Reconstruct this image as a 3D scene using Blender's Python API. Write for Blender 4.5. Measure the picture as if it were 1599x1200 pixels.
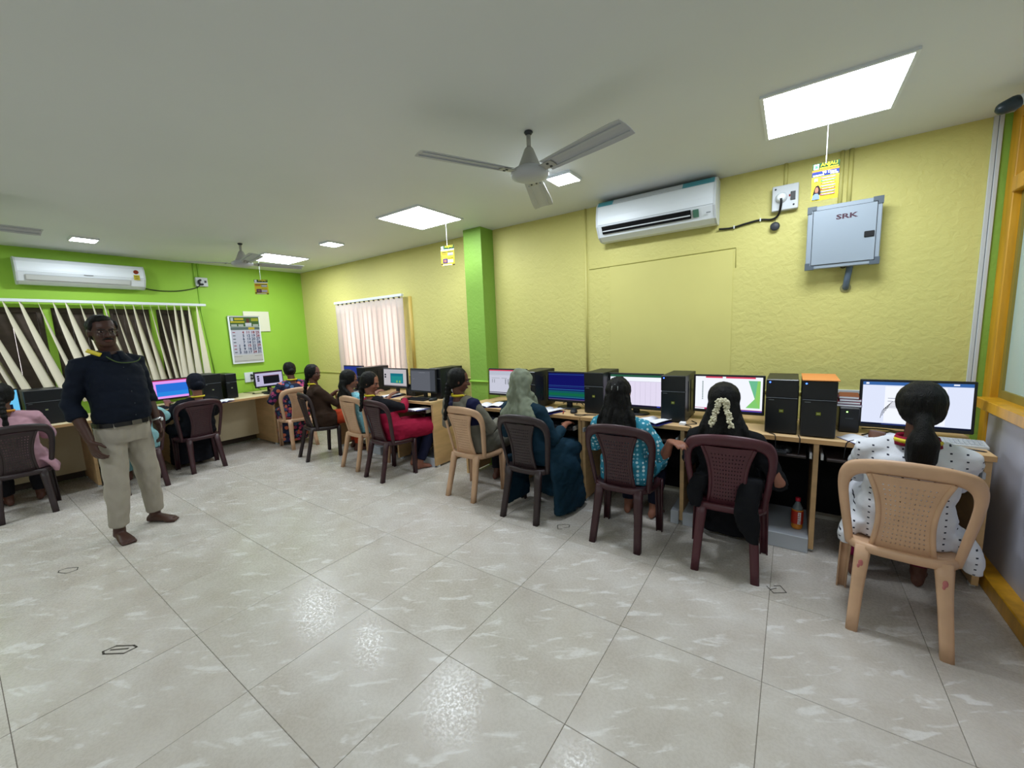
import bpy, bmesh, math, random
from mathutils import Vector, Matrix, noise, Euler
random.seed(7)
V = Vector
PI = math.pi
for o_ in list(bpy.data.objects): bpy.data.objects.remove(o_)
scn = bpy.context.scene
C = scn.collection

# ------------------------------------------------------------------ camera, world, exposure
YAW, PITCH, ROLL, CAMH = .6132, .1295, -.0407, 1.4767
def cam_matrix():
    cy, sy, cp, sp = math.cos(YAW), math.sin(YAW), math.cos(PITCH), math.sin(PITCH)
    f = V((-sy*cp, cy*cp, -sp)); r = V((cy, sy, 0)); u = r.cross(f)
    c, s = math.cos(ROLL), math.sin(ROLL)
    r2 = c*r + s*u; u2 = -s*r + c*u
    m = Matrix((r2, u2, -f)).transposed().to_4x4()
    m.translation = V((0, 0, CAMH))
    return m
cam_d = bpy.data.cameras.new('camera'); cam = bpy.data.objects.new('camera', cam_d); C.objects.link(cam)
cam_d.sensor_width = 36; cam_d.lens = 624.0/1599*36; cam_d.clip_start = .02
cam.matrix_world = cam_matrix(); scn.camera = cam
scn.view_settings.view_transform = 'Standard'; scn.view_settings.look = 'None'
scn.view_settings.gamma = 1; scn.view_settings.use_curve_mapping = False
scn.view_settings.exposure = 1.65
PANEL_LIGHT = 9.0      # radiance of the big ceiling panels
SPOT_LIGHT = 45.0       # radiance of the small square ceiling lights
DAYLIGHT = 1.7
world = bpy.data.worlds.new('world'); scn.world = world; world.use_nodes = True
world.node_tree.nodes['Background'].inputs[0].default_value = (1, .93, .91, 1)
world.node_tree.nodes['Background'].inputs[1].default_value = DAYLIGHT

# room
XL, XR, YB, YF, H = -6.765, .97, 3.62, -2.43, 2.584

# ------------------------------------------------------------------ helpers
def lin(c):
    if isinstance(c, str):
        c = c.lstrip('#'); c = [int(c[i:i+2], 16)/255 for i in (0, 2, 4)]
    return tuple(x/12.92 if x <= .04045 else ((x+.055)/1.055)**2.4 for x in c)
MATS = {}
def mat(name, color, rough=.6, spec=.4, bump=0, bscale=80, bstretch=None, metal=0, emit=0, var=0, vscale=6, sheen=0, coat=0):
    if name in MATS: return MATS[name]
    m = bpy.data.materials.new(name); m.use_nodes = True; MATS[name] = m
    nt = m.node_tree; b = nt.nodes['Principled BSDF']
    c = lin(color)
    b.inputs['Base Color'].default_value = (*c, 1)
    b.inputs['Roughness'].default_value = rough; b.inputs['Specular IOR Level'].default_value = spec
    b.inputs['Metallic'].default_value = metal; b.inputs['Coat Weight'].default_value = coat
    b.inputs['Sheen Weight'].default_value = sheen
    if emit:
        b.inputs['Emission Color'].default_value = (*c, 1); b.inputs['Emission Strength'].default_value = emit
    if bump or var:
        tc = nt.nodes.new('ShaderNodeTexCoord'); mp = nt.nodes.new('ShaderNodeMapping')
        nt.links.new(tc.outputs['Object'], mp.inputs[0])
        if bstretch: mp.inputs['Scale'].default_value = bstretch
        if bump:
            n = nt.nodes.new('ShaderNodeTexNoise'); n.inputs['Scale'].default_value = bscale; n.inputs['Detail'].default_value = 3
            nt.links.new(mp.outputs[0], n.inputs[0])
            bp = nt.nodes.new('ShaderNodeBump'); bp.inputs['Strength'].default_value = bump; bp.inputs['Distance'].default_value = .01
            nt.links.new(n.outputs[0], bp.inputs['Height']); nt.links.new(bp.outputs[0], b.inputs['Normal'])
        if var:
            n2 = nt.nodes.new('ShaderNodeTexNoise'); n2.inputs['Scale'].default_value = vscale; n2.inputs['Detail'].default_value = 4
            nt.links.new(mp.outputs[0], n2.inputs[0])
            r = nt.nodes.new('ShaderNodeValToRGB')
            r.color_ramp.elements[0].position = .3; r.color_ramp.elements[1].position = .7
            r.color_ramp.elements[0].color = (*[x*(1-var) for x in c], 1); r.color_ramp.elements[1].color = (*[min(1, x*(1+var)) for x in c], 1)
            nt.links.new(n2.outputs[0], r.inputs[0]); nt.links.new(r.outputs[0], b.inputs['Base Color'])
    return m
def emis(name, color, strength=1.0):
    if name in MATS: return MATS[name]
    m = bpy.data.materials.new(name); m.use_nodes = True; MATS[name] = m
    nt = m.node_tree; nt.nodes.remove(nt.nodes['Principled BSDF'])
    e = nt.nodes.new('ShaderNodeEmission'); e.inputs[0].default_value = (*lin(color), 1); e.inputs[1].default_value = strength
    nt.links.new(e.outputs[0], nt.nodes['Material Output'].inputs[0])
    return m
def flat(hexc, rough=.8):
    n_ = 'print_'+hexc.lstrip('#'); h = hexc.lstrip('#')
    return MATS.get(n_) or mat(n_, [int(h[i:i+2], 16)/255*.80 for i in (0, 2, 4)], rough, .15)
def scr(hexc, k=1.0):
    return emis('screen_%s_%d' % (hexc.lstrip('#'), int(k*100)), hexc, k*.34)

def bm_obj(name, bm, m=None, parent=None, smooth=False):
    me = bpy.data.meshes.new(name); bm.normal_update(); bm.to_mesh(me); bm.free()
    return mesh_obj(name, me, m, parent, smooth)
def mesh_obj(name, me, m=None, parent=None, smooth=False):
    if smooth:
        me.polygons.foreach_set('use_smooth', [True]*len(me.polygons))
    o = bpy.data.objects.new(name, me); C.objects.link(o)
    if m:
        for x in (m if isinstance(m, (list, tuple)) else [m]): me.materials.append(x)
    if parent: o.parent = parent
    return o
def tag(o, label=None, cat=None, group=None, kind=None):
    if label: o['label'] = label
    if cat: o['category'] = cat
    if group: o['group'] = group
    if kind: o['kind'] = kind
    return o
def empty(name, loc, rz=0, label=None, cat=None, group=None, kind=None):
    o = bpy.data.objects.new(name, None); C.objects.link(o); o.empty_display_size = .1
    o.location = loc; o.rotation_euler = (0, 0, rz)
    return tag(o, label, cat, group, kind)
def copy_tree(o, parent=None):
    c = o.copy(); C.objects.link(c); c.parent = parent
    for ch in list(o.children): copy_tree(ch, c)
    return c

def box(bm, x0, x1, y0, y1, z0, z1, bev=0, mi=0, seg=1):
    vs = [bm.verts.new((x, y, z)) for z in (z0, z1) for y in (y0, y1) for x in (x0, x1)]
    fs = [bm.faces.new([vs[i] for i in q]) for q in ((0, 2, 3, 1), (4, 5, 7, 6), (0, 1, 5, 4), (2, 6, 7, 3), (0, 4, 6, 2), (1, 3, 7, 5))]
    for f in fs: f.material_index = mi
    if bev:
        es = list({e for f in fs for e in f.edges})
        r = bmesh.ops.bevel(bm, geom=es, offset=bev, segments=seg, affect='EDGES', profile=.5)
        for f in r['faces']: f.material_index = mi
    return vs
def boxo(name, x0, x1, y0, y1, z0, z1, m, parent=None, bev=0, seg=1):
    bm = bmesh.new(); box(bm, x0, x1, y0, y1, z0, z1, bev, 0, seg); return bm_obj(name, bm, m, parent)
def loft(bm, rings, cap=True, closed=True):
    vs = [[bm.verts.new(p) for p in r] for r in rings]
    n = len(vs[0])
    for a, b in zip(vs, vs[1:]):
        for i in range(n if closed else n-1):
            j = (i+1) % n
            bm.faces.new((a[i], a[j], b[j], b[i]))
    if cap and closed:
        bm.faces.new(list(reversed(vs[0]))); bm.faces.new(vs[-1])
    return vs
def ering(c, u, v, n=16, p=2.0):
    out = []
    for i in range(n):
        a = 2*PI*i/n; ca, sa = math.cos(a), math.sin(a)
        if p != 2:
            ca = math.copysign(abs(ca)**(2/p), ca); sa = math.copysign(abs(sa)**(2/p), sa)
        out.append(V(c) + V(u)*ca + V(v)*sa)
    return out
def frames(pts):
    pts = [V(p) for p in pts]; T = []
    for i in range(len(pts)):
        a = pts[max(i-1, 0)]; b = pts[min(i+1, len(pts)-1)]
        T.append((b-a).normalized())
    up = V((0, 0, 1)) if abs(T[0].z) < .9 else V((0, 1, 0))
    u = T[0].cross(up).normalized(); out = []
    for i, t in enumerate(T):
        u = (u - t*u.dot(t)).normalized(); out.append((pts[i], u, t.cross(u), t))
    return out
def tube(bm, pts, r, n=8, cap=True, round_ends=False):
    F = frames(pts); rs = r if isinstance(r, (list, tuple)) else [r]*len(F)
    rings = []
    if round_ends:
        p, u, v, t = F[0]
        for a in (-80, -50, -25):
            a = math.radians(a); rings.append(ering(p + t*rs[0]*math.sin(a), u*rs[0]*math.cos(a), v*rs[0]*math.cos(a), n))
    for (p, u, v, t), q in zip(F, rs): rings.append(ering(p, u*q, v*q, n))
    if round_ends:
        p, u, v, t = F[-1]
        for a in (25, 50, 80):
            a = math.radians(a); rings.append(ering(p + t*rs[-1]*math.sin(a), u*rs[-1]*math.cos(a), v*rs[-1]*math.cos(a), n))
    loft(bm, rings, cap)
def ell(bm, c, rx, ry, rz, M=None, n=14):
    c = V(c); rings = []
    for k in range(1, 10):
        a = -PI/2 + PI*k/10
        pts = []
        for i in range(n):
            b = 2*PI*i/n
            p = V((rx*math.cos(a)*math.cos(b), ry*math.cos(a)*math.sin(b), rz*math.sin(a)))
            pts.append(c + (M @ p if M else p))
        rings.append(pts)
    loft(bm, rings)
def spline(pts, n=8):
    pts = [V(p) for p in pts]; out = []
    for i in range(len(pts)-1):
        p0 = pts[max(i-1, 0)]; p1 = pts[i]; p2 = pts[i+1]; p3 = pts[min(i+2, len(pts)-1)]
        for k in range(n):
            t = k/n
            out.append(.5*((2*p1) + (p2-p0)*t + (2*p0-5*p1+4*p2-p3)*t*t + (3*p1-p0-3*p2+p3)*t**3))
    out.append(pts[-1]); return out
def prism(bm, poly, a, b, axis='x', mi=0):
    """poly: list of 2D points, extruded along axis from a to b"""
    def P(t, q):
        return {'x': (t, q[0], q[1]), 'y': (q[0], t, q[1]), 'z': (q[0], q[1], t)}[axis]
    A = [bm.verts.new(P(a, q)) for q in poly]; B = [bm.verts.new(P(b, q)) for q in poly]
    n = len(poly); fs = []
    for i in range(n):
        fs.append(bm.faces.new((A[i], A[(i+1) % n], B[(i+1) % n], B[i])))
    fs.append(bm.faces.new(list(reversed(A)))); fs.append(bm.faces.new(B))
    for f in fs: f.material_index = mi
    bmesh.ops.recalc_face_normals(bm, faces=fs)
def lathe(bm, prof, n=20, c=(0, 0, 0)):
    loft(bm, [[V(c)+V((r*math.cos(2*PI*i/n), r*math.sin(2*PI*i/n), z)) for i in range(n)] for r, z in prof])
def print_sheet(name, rects, parent, M, step=.0004, mats=None, z0=0):
    """flat printed layer: rects (x0,z0,x1,z1,material) or polygons ([(x,z)..],material), in the local XZ plane facing -Y, moved by M"""
    bm = bmesh.new(); ms = []; k = 0
    for r in rects:
        if len(r) == 5: poly = [(r[0], r[1]), (r[2], r[1]), (r[2], r[3]), (r[0], r[3])]; m = r[4]
        else: poly, m = r
        if m not in ms: ms.append(m)
        f = bm.faces.new([bm.verts.new(M @ V((x, -z0-step*k, z))) for x, z in poly]); f.material_index = ms.index(m); k += 1
    return bm_obj(name, bm, ms, parent)
def text_obj(name, s, size, m, parent, M, extrude=.0006, align='CENTER', bold=0):
    cu = bpy.data.curves.new(name, 'FONT'); cu.body = s; cu.size = size; cu.align_x = align; cu.align_y = 'CENTER'; cu.extrude = extrude; cu.offset = bold
    cu.resolution_u = 2
    t = bpy.data.objects.new(name, cu); C.objects.link(t)
    dg = bpy.context.evaluated_depsgraph_get()
    me = bpy.data.meshes.new_from_object(t.evaluated_get(dg)); bpy.data.objects.remove(t); bpy.data.curves.remove(cu)
    me.transform(M @ Matrix.Rotation(PI/2, 4, 'X'))       # text stands in XZ, facing -Y
    return mesh_obj(name, me, m, parent)
def T(x=0, y=0, z=0, rx=0, ry=0, rz=0):
    return Matrix.Translation((x, y, z)) @ Euler((rx, ry, rz)).to_matrix().to_4x4()

def tint_noise(nt, base_socket):
    pass

# ------------------------------------------------------------------ materials
def wall_mat(name, color, scale, strength, var=.05):
    m = bpy.data.materials.new(name); m.use_nodes = True; nt = m.node_tree; b = nt.nodes['Principled BSDF']
    c = lin(color)
    tc = nt.nodes.new('ShaderNodeTexCoord')
    n = nt.nodes.new('ShaderNodeTexNoise'); n.inputs['Scale'].default_value = scale; n.inputs['Detail'].default_value = 4; n.inputs['Distortion'].default_value = .6
    v = nt.nodes.new('ShaderNodeTexNoise'); v.inputs['Scale'].default_value = 1.3; v.inputs['Detail'].default_value = 5
    nt.links.new(tc.outputs['Object'], n.inputs[0]); nt.links.new(tc.outputs['Object'], v.inputs[0])
    r = nt.nodes.new('ShaderNodeValToRGB'); r.color_ramp.elements[0].position = .3; r.color_ramp.elements[1].position = .7
    r.color_ramp.elements[0].color = (*[x*(1-var) for x in c], 1); r.color_ramp.elements[1].color = (*[min(1, x*(1+var)) for x in c], 1)
    nt.links.new(v.outputs[0], r.inputs[0]); nt.links.new(r.outputs[0], b.inputs['Base Color'])
    bp = nt.nodes.new('ShaderNodeBump'); bp.inputs['Strength'].default_value = strength; bp.inputs['Distance'].default_value = .02
    nt.links.new(n.outputs[0], bp.inputs['Height']); nt.links.new(bp.outputs[0], b.inputs['Normal'])
    b.inputs['Roughness'].default_value = .55; b.inputs['Specular IOR Level'].default_value = .3
    return m
M_yellow = wall_mat('yellow_stucco', '#d0c97b', 26, .30)
M_yellow_s = wall_mat('yellow_smooth', '#d1ca7c', 6, .06)
M_green = wall_mat('green_paint', '#98c643', 9, .08)
M_green_p = wall_mat('green_pillar', '#84ad48', 24, .22)
M_ceil = wall_mat('ceiling_paint', '#dadee0', 3, .03, .02)
M_cream = wall_mat('cream_wall', '#d9d6c8', 8, .05)
M_white = mat('white_plastic', '#dfe5ea', .4)
M_white2 = mat('off_white_plastic', '#c6cbce', .45)
M_black = mat('black_plastic', '#15171a', .45, .4)
M_black2 = mat('black_matte', '#0d0e10', .7, .2)
M_dgrey = mat('dark_grey', '#33373c', .5)
M_cable = mat('cable_black', '#101012', .5)
M_wood = mat('desk_laminate', '#cda878', .45, .4, var=.12, vscale=3, bstretch=(1, 1, 6))
M_wood_top = mat('desk_top_laminate', '#cfae80', .4, .4, var=.1, vscale=3, bstretch=(1.5, 12, 1))
M_wood_edge = mat('desk_edge', '#c39a68', .5)
M_orangewood = mat('varnished_teak', '#c8921f', .35, .5, var=.18, vscale=4, bstretch=(6, 6, .7))
M_darkpanel = mat('dark_laminate', '#2b211f', .55)
M_creampanel = mat('cream_laminate', '#d8c8a4', .5)
M_metal = mat('brushed_metal', '#b9bcc0', .35, .5, metal=.8)
M_paper = mat('paper', '#e9ebf3', .8, .2)
M_navyprint = mat('navy_print', '#2b2f78', .8, .2)

def tile_material():
    m = bpy.data.materials.new('vitrified_tile'); m.use_nodes = True; nt = m.node_tree; b = nt.nodes['Principled BSDF']
    N = nt.nodes.new; L = nt.links.new
    tc = N('ShaderNodeTexCoord'); oi = N('ShaderNodeObjectInfo')
    sc = N('ShaderNodeVectorMath'); sc.operation = 'SCALE'; sc.inputs[3].default_value = 37.0
    cmb = N('ShaderNodeCombineXYZ'); L(oi.outputs['Random'], cmb.inputs[0]); L(oi.outputs['Random'], cmb.inputs[1]); L(cmb.outputs[0], sc.inputs[0])
    ad = N('ShaderNodeVectorMath'); ad.operation = 'ADD'
    mr = N('ShaderNodeMapping'); mr.inputs['Rotation'].default_value = (0, 0, math.radians(-36)); mp = N('ShaderNodeMapping'); mp.inputs['Scale'].default_value = (5.2, 18, 1)
    L(tc.outputs['Object'], mr.inputs[0]); L(mr.outputs[0], mp.inputs[0]); L(mp.outputs[0], ad.inputs[0]); L(sc.outputs[0], ad.inputs[1])
    n = N('ShaderNodeTexNoise'); n.inputs['Scale'].default_value = 1.0; n.inputs['Detail'].default_value = 3.5; n.inputs['Roughness'].default_value = .6; n.inputs['Distortion'].default_value = .7
    L(ad.outputs[0], n.inputs[0])
    rp = N('ShaderNodeValToRGB'); rp.color_ramp.elements[0].position = .575; rp.color_ramp.elements[1].position = .66
    rp.color_ramp.elements[0].color = (0, 0, 0, 1); rp.color_ramp.elements[1].color = (1, 1, 1, 1); L(n.outputs[0], rp.inputs[0])
    ad2 = N('ShaderNodeVectorMath'); ad2.operation = 'ADD'; L(tc.outputs['Object'], ad2.inputs[0]); L(sc.outputs[0], ad2.inputs[1])
    n2 = N('ShaderNodeTexNoise'); n2.inputs['Scale'].default_value = 5; n2.inputs['Detail'].default_value = 5; L(ad2.outputs[0], n2.inputs[0])
    r2 = N('ShaderNodeValToRGB'); r2.color_ramp.elements[0].position = .3; r2.color_ramp.elements[1].position = .72
    r2.color_ramp.elements[0].color = (*lin('#bcb4ab'), 1); r2.color_ramp.elements[1].color = (*lin('#cdc8c2'), 1); L(n2.outputs[0], r2.inputs[0])
    # worn dirt patches in world space
    geo = N('ShaderNodeNewGeometry'); n3 = N('ShaderNodeTexNoise'); n3.inputs['Scale'].default_value = .9; n3.inputs['Detail'].default_value = 4; L(geo.outputs['Position'], n3.inputs[0])
    r3 = N('ShaderNodeValToRGB'); r3.color_ramp.elements[0].position = .35; r3.color_ramp.elements[1].position = .7
    r3.color_ramp.elements[0].color = (.88, .87, .84, 1); r3.color_ramp.elements[1].color = (1, 1, 1, 1); L(n3.outputs[0], r3.inputs[0])
    mulc = N('ShaderNodeMixRGB'); mulc.blend_type = 'MULTIPLY'; mulc.inputs[0].default_value = 1; L(r2.outputs[0], mulc.inputs[1]); L(r3.outputs[0], mulc.inputs[2])
    mx = N('ShaderNodeMixRGB'); mx.inputs[2].default_value = (*lin('#e6e4e2'), 1); L(mulc.outputs[0], mx.inputs[1])
    mm = N('ShaderNodeMath'); mm.operation = 'MULTIPLY'; mm.inputs[1].default_value = .52; L(rp.outputs[0], mm.inputs[0]); L(mm.outputs[0], mx.inputs[0])
    L(mx.outputs[0], b.inputs['Base Color'])
    n4 = N('ShaderNodeTexNoise'); n4.inputs['Scale'].default_value = 75; n4.inputs['Detail'].default_value = 6; n4.inputs['Roughness'].default_value = .7; L(geo.outputs['Position'], n4.inputs[0])
    rr = N('ShaderNodeMapRange'); rr.inputs[1].default_value = .42; rr.inputs[2].default_value = .60; rr.inputs[3].default_value = .19; rr.inputs[4].default_value = .40; L(n4.outputs[0], rr.inputs[0]); L(rr.outputs[0], b.inputs['Roughness'])
    b.inputs['Specular IOR Level'].default_value = .36
    return m
M_tile = tile_material()
M_grout = mat('grout', '#8a8378', .9)

# ------------------------------------------------------------------ structure
fl = boxo('floor', XL-.15, XR+.15, YF-.15, YB+.15, -.12, -.004, M_grout); tag(fl, 'pale marbled tile floor with thin dark joints', 'floor', kind='structure')
TS, X0, Y0 = .6, -.6458, 1.1726
tile_cache = {}
def tile_mesh(w, d):
    key = (round(w, 3), round(d, 3))
    if key not in tile_cache:
        bm = bmesh.new(); box(bm, -w/2, w/2, -d/2, d/2, -.01, 0, .0012)
        me = bpy.data.meshes.new('tile'); bm.to_mesh(me); bm.free(); me.materials.append(M_tile); tile_cache[key] = me
    return tile_cache[key]
rt = random.Random(3)
for i in range(-12, 4):
    for j in range(-7, 6):
        xa, xb = max(X0+(i-1)*TS, XL), min(X0+i*TS, XR); ya, yb = max(Y0+(j-1)*TS, YF), min(Y0+j*TS, YB)
        if xb-xa < .02 or yb-ya < .02: continue
        t = bpy.data.objects.new('tile', tile_mesh(xb-xa-.0022, yb-ya-.0022)); C.objects.link(t); t.parent = fl
        t.location = ((xa+xb)/2, (ya+yb)/2, rt.uniform(-.0004, .0004))
ce = boxo('ceiling', XL-.15, XR+.15, YF-.15, YB+.15, H, H+.12, M_ceil); tag(ce, 'plain off white plastered ceiling', 'ceiling', kind='structure')

def wall_holes(name, axis, a0, a1, z0, z1, t0, t1, holes, m):
    """axis 'x': wall runs along X between a0,a1; thickness t0..t1 in Y. holes: (a,b,za,zb)"""
    As = sorted({a0, a1, *[h[0] for h in holes], *[h[1] for h in holes]}); Zs = sorted({z0, z1, *[h[2] for h in holes], *[h[3] for h in holes]})
    bm = bmesh.new()
    for a, b in zip(As, As[1:]):
        for p, q in zip(Zs, Zs[1:]):
            ca, cz = (a+b)/2, (p+q)/2
            if any(h[0] < ca < h[1] and h[2] < cz < h[3] for h in holes): continue
            if axis == 'x': box(bm, a, b, t0, t1, p, q)
            else: box(bm, t0, t1, a, b, p, q)
    return bm_obj(name, bm, m)
WIN = (-5.60, -4.28, .92, 1.92)
wb = wall_holes('wall_back', 'x', XL-.15, XR+.3, -.1, H+.1, YB, YB+.15, [WIN], M_yellow); tag(wb, 'yellow stucco wall behind the long row of computer desks', 'wall', kind='structure')
GW = [(.10, .72), (.78, 1.20), (1.245, 1.62), (1.685, 2.06)]
wl = wall_holes('wall_left', 'y', YF-.15, YB+.15, -.1, H+.1, XL-.15, XL, [(a, b, .95, 1.95) for a, b in GW], M_green); tag(wl, 'bright green painted end wall with air conditioner and calendar', 'wall', kind='structure')
wf = boxo('wall_front', XL-.15, XR+.3, YF-.15, YF, -.1, H+.1, M_cream); tag(wf, 'plain cream wall behind the viewer', 'wall', kind='structure')

# pillar
bm = bmesh.new(); box(bm, -2.965, -2.725, 3.41, YB, 0, H)
pl = bm_obj('trim_1', bm, M_green_p); tag(pl, 'green square pillar projecting from the yellow wall', 'pillar', kind='structure')
# painted conduits on the walls
def conduit(name, pts, w, m, label, parent=None):
    bm = bmesh.new(); tube(bm, pts, w, 8); o = bm_obj(name, bm, m, None, True); tag(o, label, 'conduit', kind='structure'); return o
M_ycond = mat('yellow_conduit', '#cfc87a', .5)
M_ycond2 = mat('deep_yellow_conduit', '#d2b560', .5)
M_gcond = mat('green_conduit', '#90c042', .5)
for i, (x, z0, z1, r, m, lb) in enumerate([
    (-1.632, .95, H, .011, M_ycond, 'yellow painted conduit rising left of the big air conditioner'),
    (-.085, 2.43, H, .012, M_ycond, 'short yellow conduit above the white plug box'),
    (.225, 2.2, H, .012, M_ycond, 'yellow conduit rising from the grey panel box, left of the pair'),
    (.272, 2.2, H, .013, M_ycond, 'yellow conduit rising from the grey panel box, right of the pair'),
    (-4.115, .95, 1.99, .026, M_ycond2, 'deep yellow upright conduit beside the white window blind')]):
    conduit('trim_%d' % (i+2), [(x, YB-.004, z0), (x, YB-.004, z1)], r, m, lb)
conduit('trim_7', [(XL, YB-.004, .945), (-2.965, YB-.004, .945)], .011, M_ycond, 'horizontal yellow conduit under the window blind')
conduit('trim_8', [(-2.725, YB-.004, .945), (.25, YB-.004, .945)], .011, M_ycond, 'horizontal yellow conduit behind the row of monitors')
conduit('trim_9', [(-2.975, 3.404, .945), (-2.715, 3.404, .945)], .012, M_gcond, 'green conduit band crossing the green pillar')
conduit('trim_10', [(XL+.004, 2.25, .945), (XL+.004, YB, .945)], .011, M_gcond, 'horizontal green conduit on the green wall')
conduit('trim_11', [(XL+.004, 2.15, 2.38), (XL+.004, 2.15, H)], .012, M_gcond, 'green conduit above the small plug box, left of two')
conduit('trim_12', [(XL+.004, 2.20, 2.38), (XL+.004, 2.20, H)], .012, M_gcond, 'green conduit above the small plug box, right of two')
conduit('trim_13', [(XL+.004, 2.17, 2.29), (XL+.004, 2.17, 1.95), (XL+.004, 2.24, .95)], .008, M_gcond, 'thin green conduit running down beside the vertical blind')
# smooth plastered patch with cracked outline
bm = bmesh.new(); box(bm, -1.40, -.40, YB-.004, YB+.01, .95, 2.03, .002); o = bm_obj('trim_14', bm, M_yellow_s); tag(o, 'smooth plastered rectangle closing an old opening in the yellow wall', 'patch', kind='structure')
bm = bmesh.new(); tube(bm, [(-1.60, YB-.001, 2.03), (-1.2, YB-.001, 2.036), (-.8, YB-.001, 2.043), (-.385, YB-.001, 2.05), (-.383, YB-.001, 1.9)], .0035, 5)
o = bm_obj('trim_15', bm, mat('crack_line', '#8d8940', .9)); tag(o, 'thin crack line around the plastered rectangle', 'crack', kind='structure')
# white trunking in the corner and grey trunking above the desk end
bm = bmesh.new(); box(bm, .893, .912, YB-.012, YB, .75, H, .002); box(bm, .914, .932, YB-.016, YB, .75, H, .002)
o = bm_obj('trim_16', bm, M_white2); tag(o, 'pair of white cable trunkings running up the right corner', 'trunking', kind='structure')
bm = bmesh.new(); box(bm, .934, XR, YB-.006, YB, 0, H); o = bm_obj('trim_17', bm, M_green_p); tag(o, 'narrow green painted strip beside the wooden partition', 'trim', kind='structure')
bm = bmesh.new(); box(bm, .26, .89, YB-.02, YB, .955, .98, .003); o = bm_obj('trim_18', bm, M_white2); tag(o, 'short grey white trunking behind the rightmost monitor', 'trunking', kind='structure')

# right partition: lower panel, ledge, frame, glass, upper panel
wr = boxo('wall_right', XR, XR+.15, YF, YB, 0, .93, wall_mat('partition_grey', '#b9bac6', 4, .04)); tag(wr, 'pale grey lower panel of the wooden glass partition', 'wall', kind='structure')
fr = empty('window_1', (XR, 0, 0)); tag(fr, 'varnished wooden partition frame with frosted glass panes', 'partition', kind='structure')
def fpart(nm, x0, x1, y0, y1, z0, z1, m, b=.003): return boxo(nm, x0, x1, y0, y1, z0, z1, m, fr, b)
M_frost = mat('frosted_glass', '#b4cbcb', .25, .5, var=.04, vscale=2)
M_olive = mat('olive_stop', '#8a7c38', .5)
fpart('post', -.005, .10, 3.50, YB-.006, 0, H, M_orangewood)
fpart('ledge', -.06, .10, YF, 3.50, .925, .985, M_orangewood)
fpart('rail', -.012, .10, YF, 3.50, 2.13, 2.21, M_orangewood)
fpart('top_rail', -.008, .10, YF, 3.50, H-.07, H, M_orangewood)
ys = [3.50, 2.0, .5, -1.0, YF]
for k in range(3): fpart('post', -.005, .10, ys[k+1]-.05, ys[k+1]+.05, .985, H-.07, M_orangewood)
for k in range(4):
    a = ys[k+1] + (.05 if k < 3 else 0); b = ys[k] - (.05 if k else 0)
    p = fpart('glass_pane', .04, .05, a, b, .985, 2.13, M_frost, 0)
    for (q0, q1, w0, w1) in ((a, a+.035, .985, 2.13), (b-.035, b, .985, 2.13), (a+.035, b-.035, .985, 1.03)):
        boxo('glazing_stop', .028, .04, q0, q1, w0, w1, M_olive, p)
    fpart('upper_panel', .03, .05, a, b, 2.21, H-.07, M_white2, 0)
bb = boxo('baseboard_right', XR-.075, XR, YF, 3.60, 0, .085, M_orangewood, None, .004); tag(bb, 'varnished wooden skirting along the right partition', 'baseboard', kind='structure')
b2 = boxo('baseboard_back', XL, XR-.08, YB-.012, YB, 0, .1, M_cream, None, .002); tag(b2, 'cream tile skirting along the yellow wall', 'baseboard', kind='structure')
b3 = boxo('baseboard_left', XL, XL+.012, YF, YB-.013, 0, .1, mat('brown_skirting', '#5a4a42', .5), None, .002); tag(b3, 'brown tile skirting along the green wall', 'baseboard', kind='structure')

# back window with three lights
w1 = empty('window_2', (0, YB, 0)); tag(w1, 'three light window glowing behind the white blind', 'window', kind='structure')
a, b, za, zb = WIN
M_wframe = mat('window_frame', '#c9c3b6', .5)
def wpart(n, x0, x1, y0, y1, z0, z1, m): return boxo(n, x0, x1, y0, y1, z0, z1, m, w1)
wpart('frame', a, b, .05, .11, zb-.05, zb, M_wframe); wpart('frame', a, b, .05, .11, za, za+.05, M_wframe)
wpart('frame', a, a+.06, .05, .11, za+.05, zb-.05, M_wframe); wpart('frame', b-.06, b, .05, .11, za+.05, zb-.05, M_wframe)
mx = [a+.06, -5.27, -5.11, -4.80, -4.64, b-.06]
wpart('mullion', mx[1], mx[2], .05, .11, za+.05, zb-.05, M_wframe); wpart('mullion', mx[3], mx[4], .05, .11, za+.05, zb-.05, M_wframe)
mg = bpy.data.materials.new('clear_pane'); mg.use_nodes = True; nt = mg.node_tree; nt.nodes.remove(nt.nodes['Principled BSDF'])
tr = nt.nodes.new('ShaderNodeBsdfTransparent'); gl = nt.nodes.new('ShaderNodeBsdfGlossy'); gl.inputs['Roughness'].default_value = .05; mxn = nt.nodes.new('ShaderNodeMixShader'); mxn.inputs[0].default_value = .07
nt.links.new(tr.outputs[0], mxn.inputs[1]); nt.links.new(gl.outputs[0], mxn.inputs[2]); nt.links.new(mxn.outputs[0], nt.nodes['Material Output'].inputs[0])
for k in range(3): wpart('pane', mx[2*k], mx[2*k+1], .077, .083, za+.05, zb-.05, mg)
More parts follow.
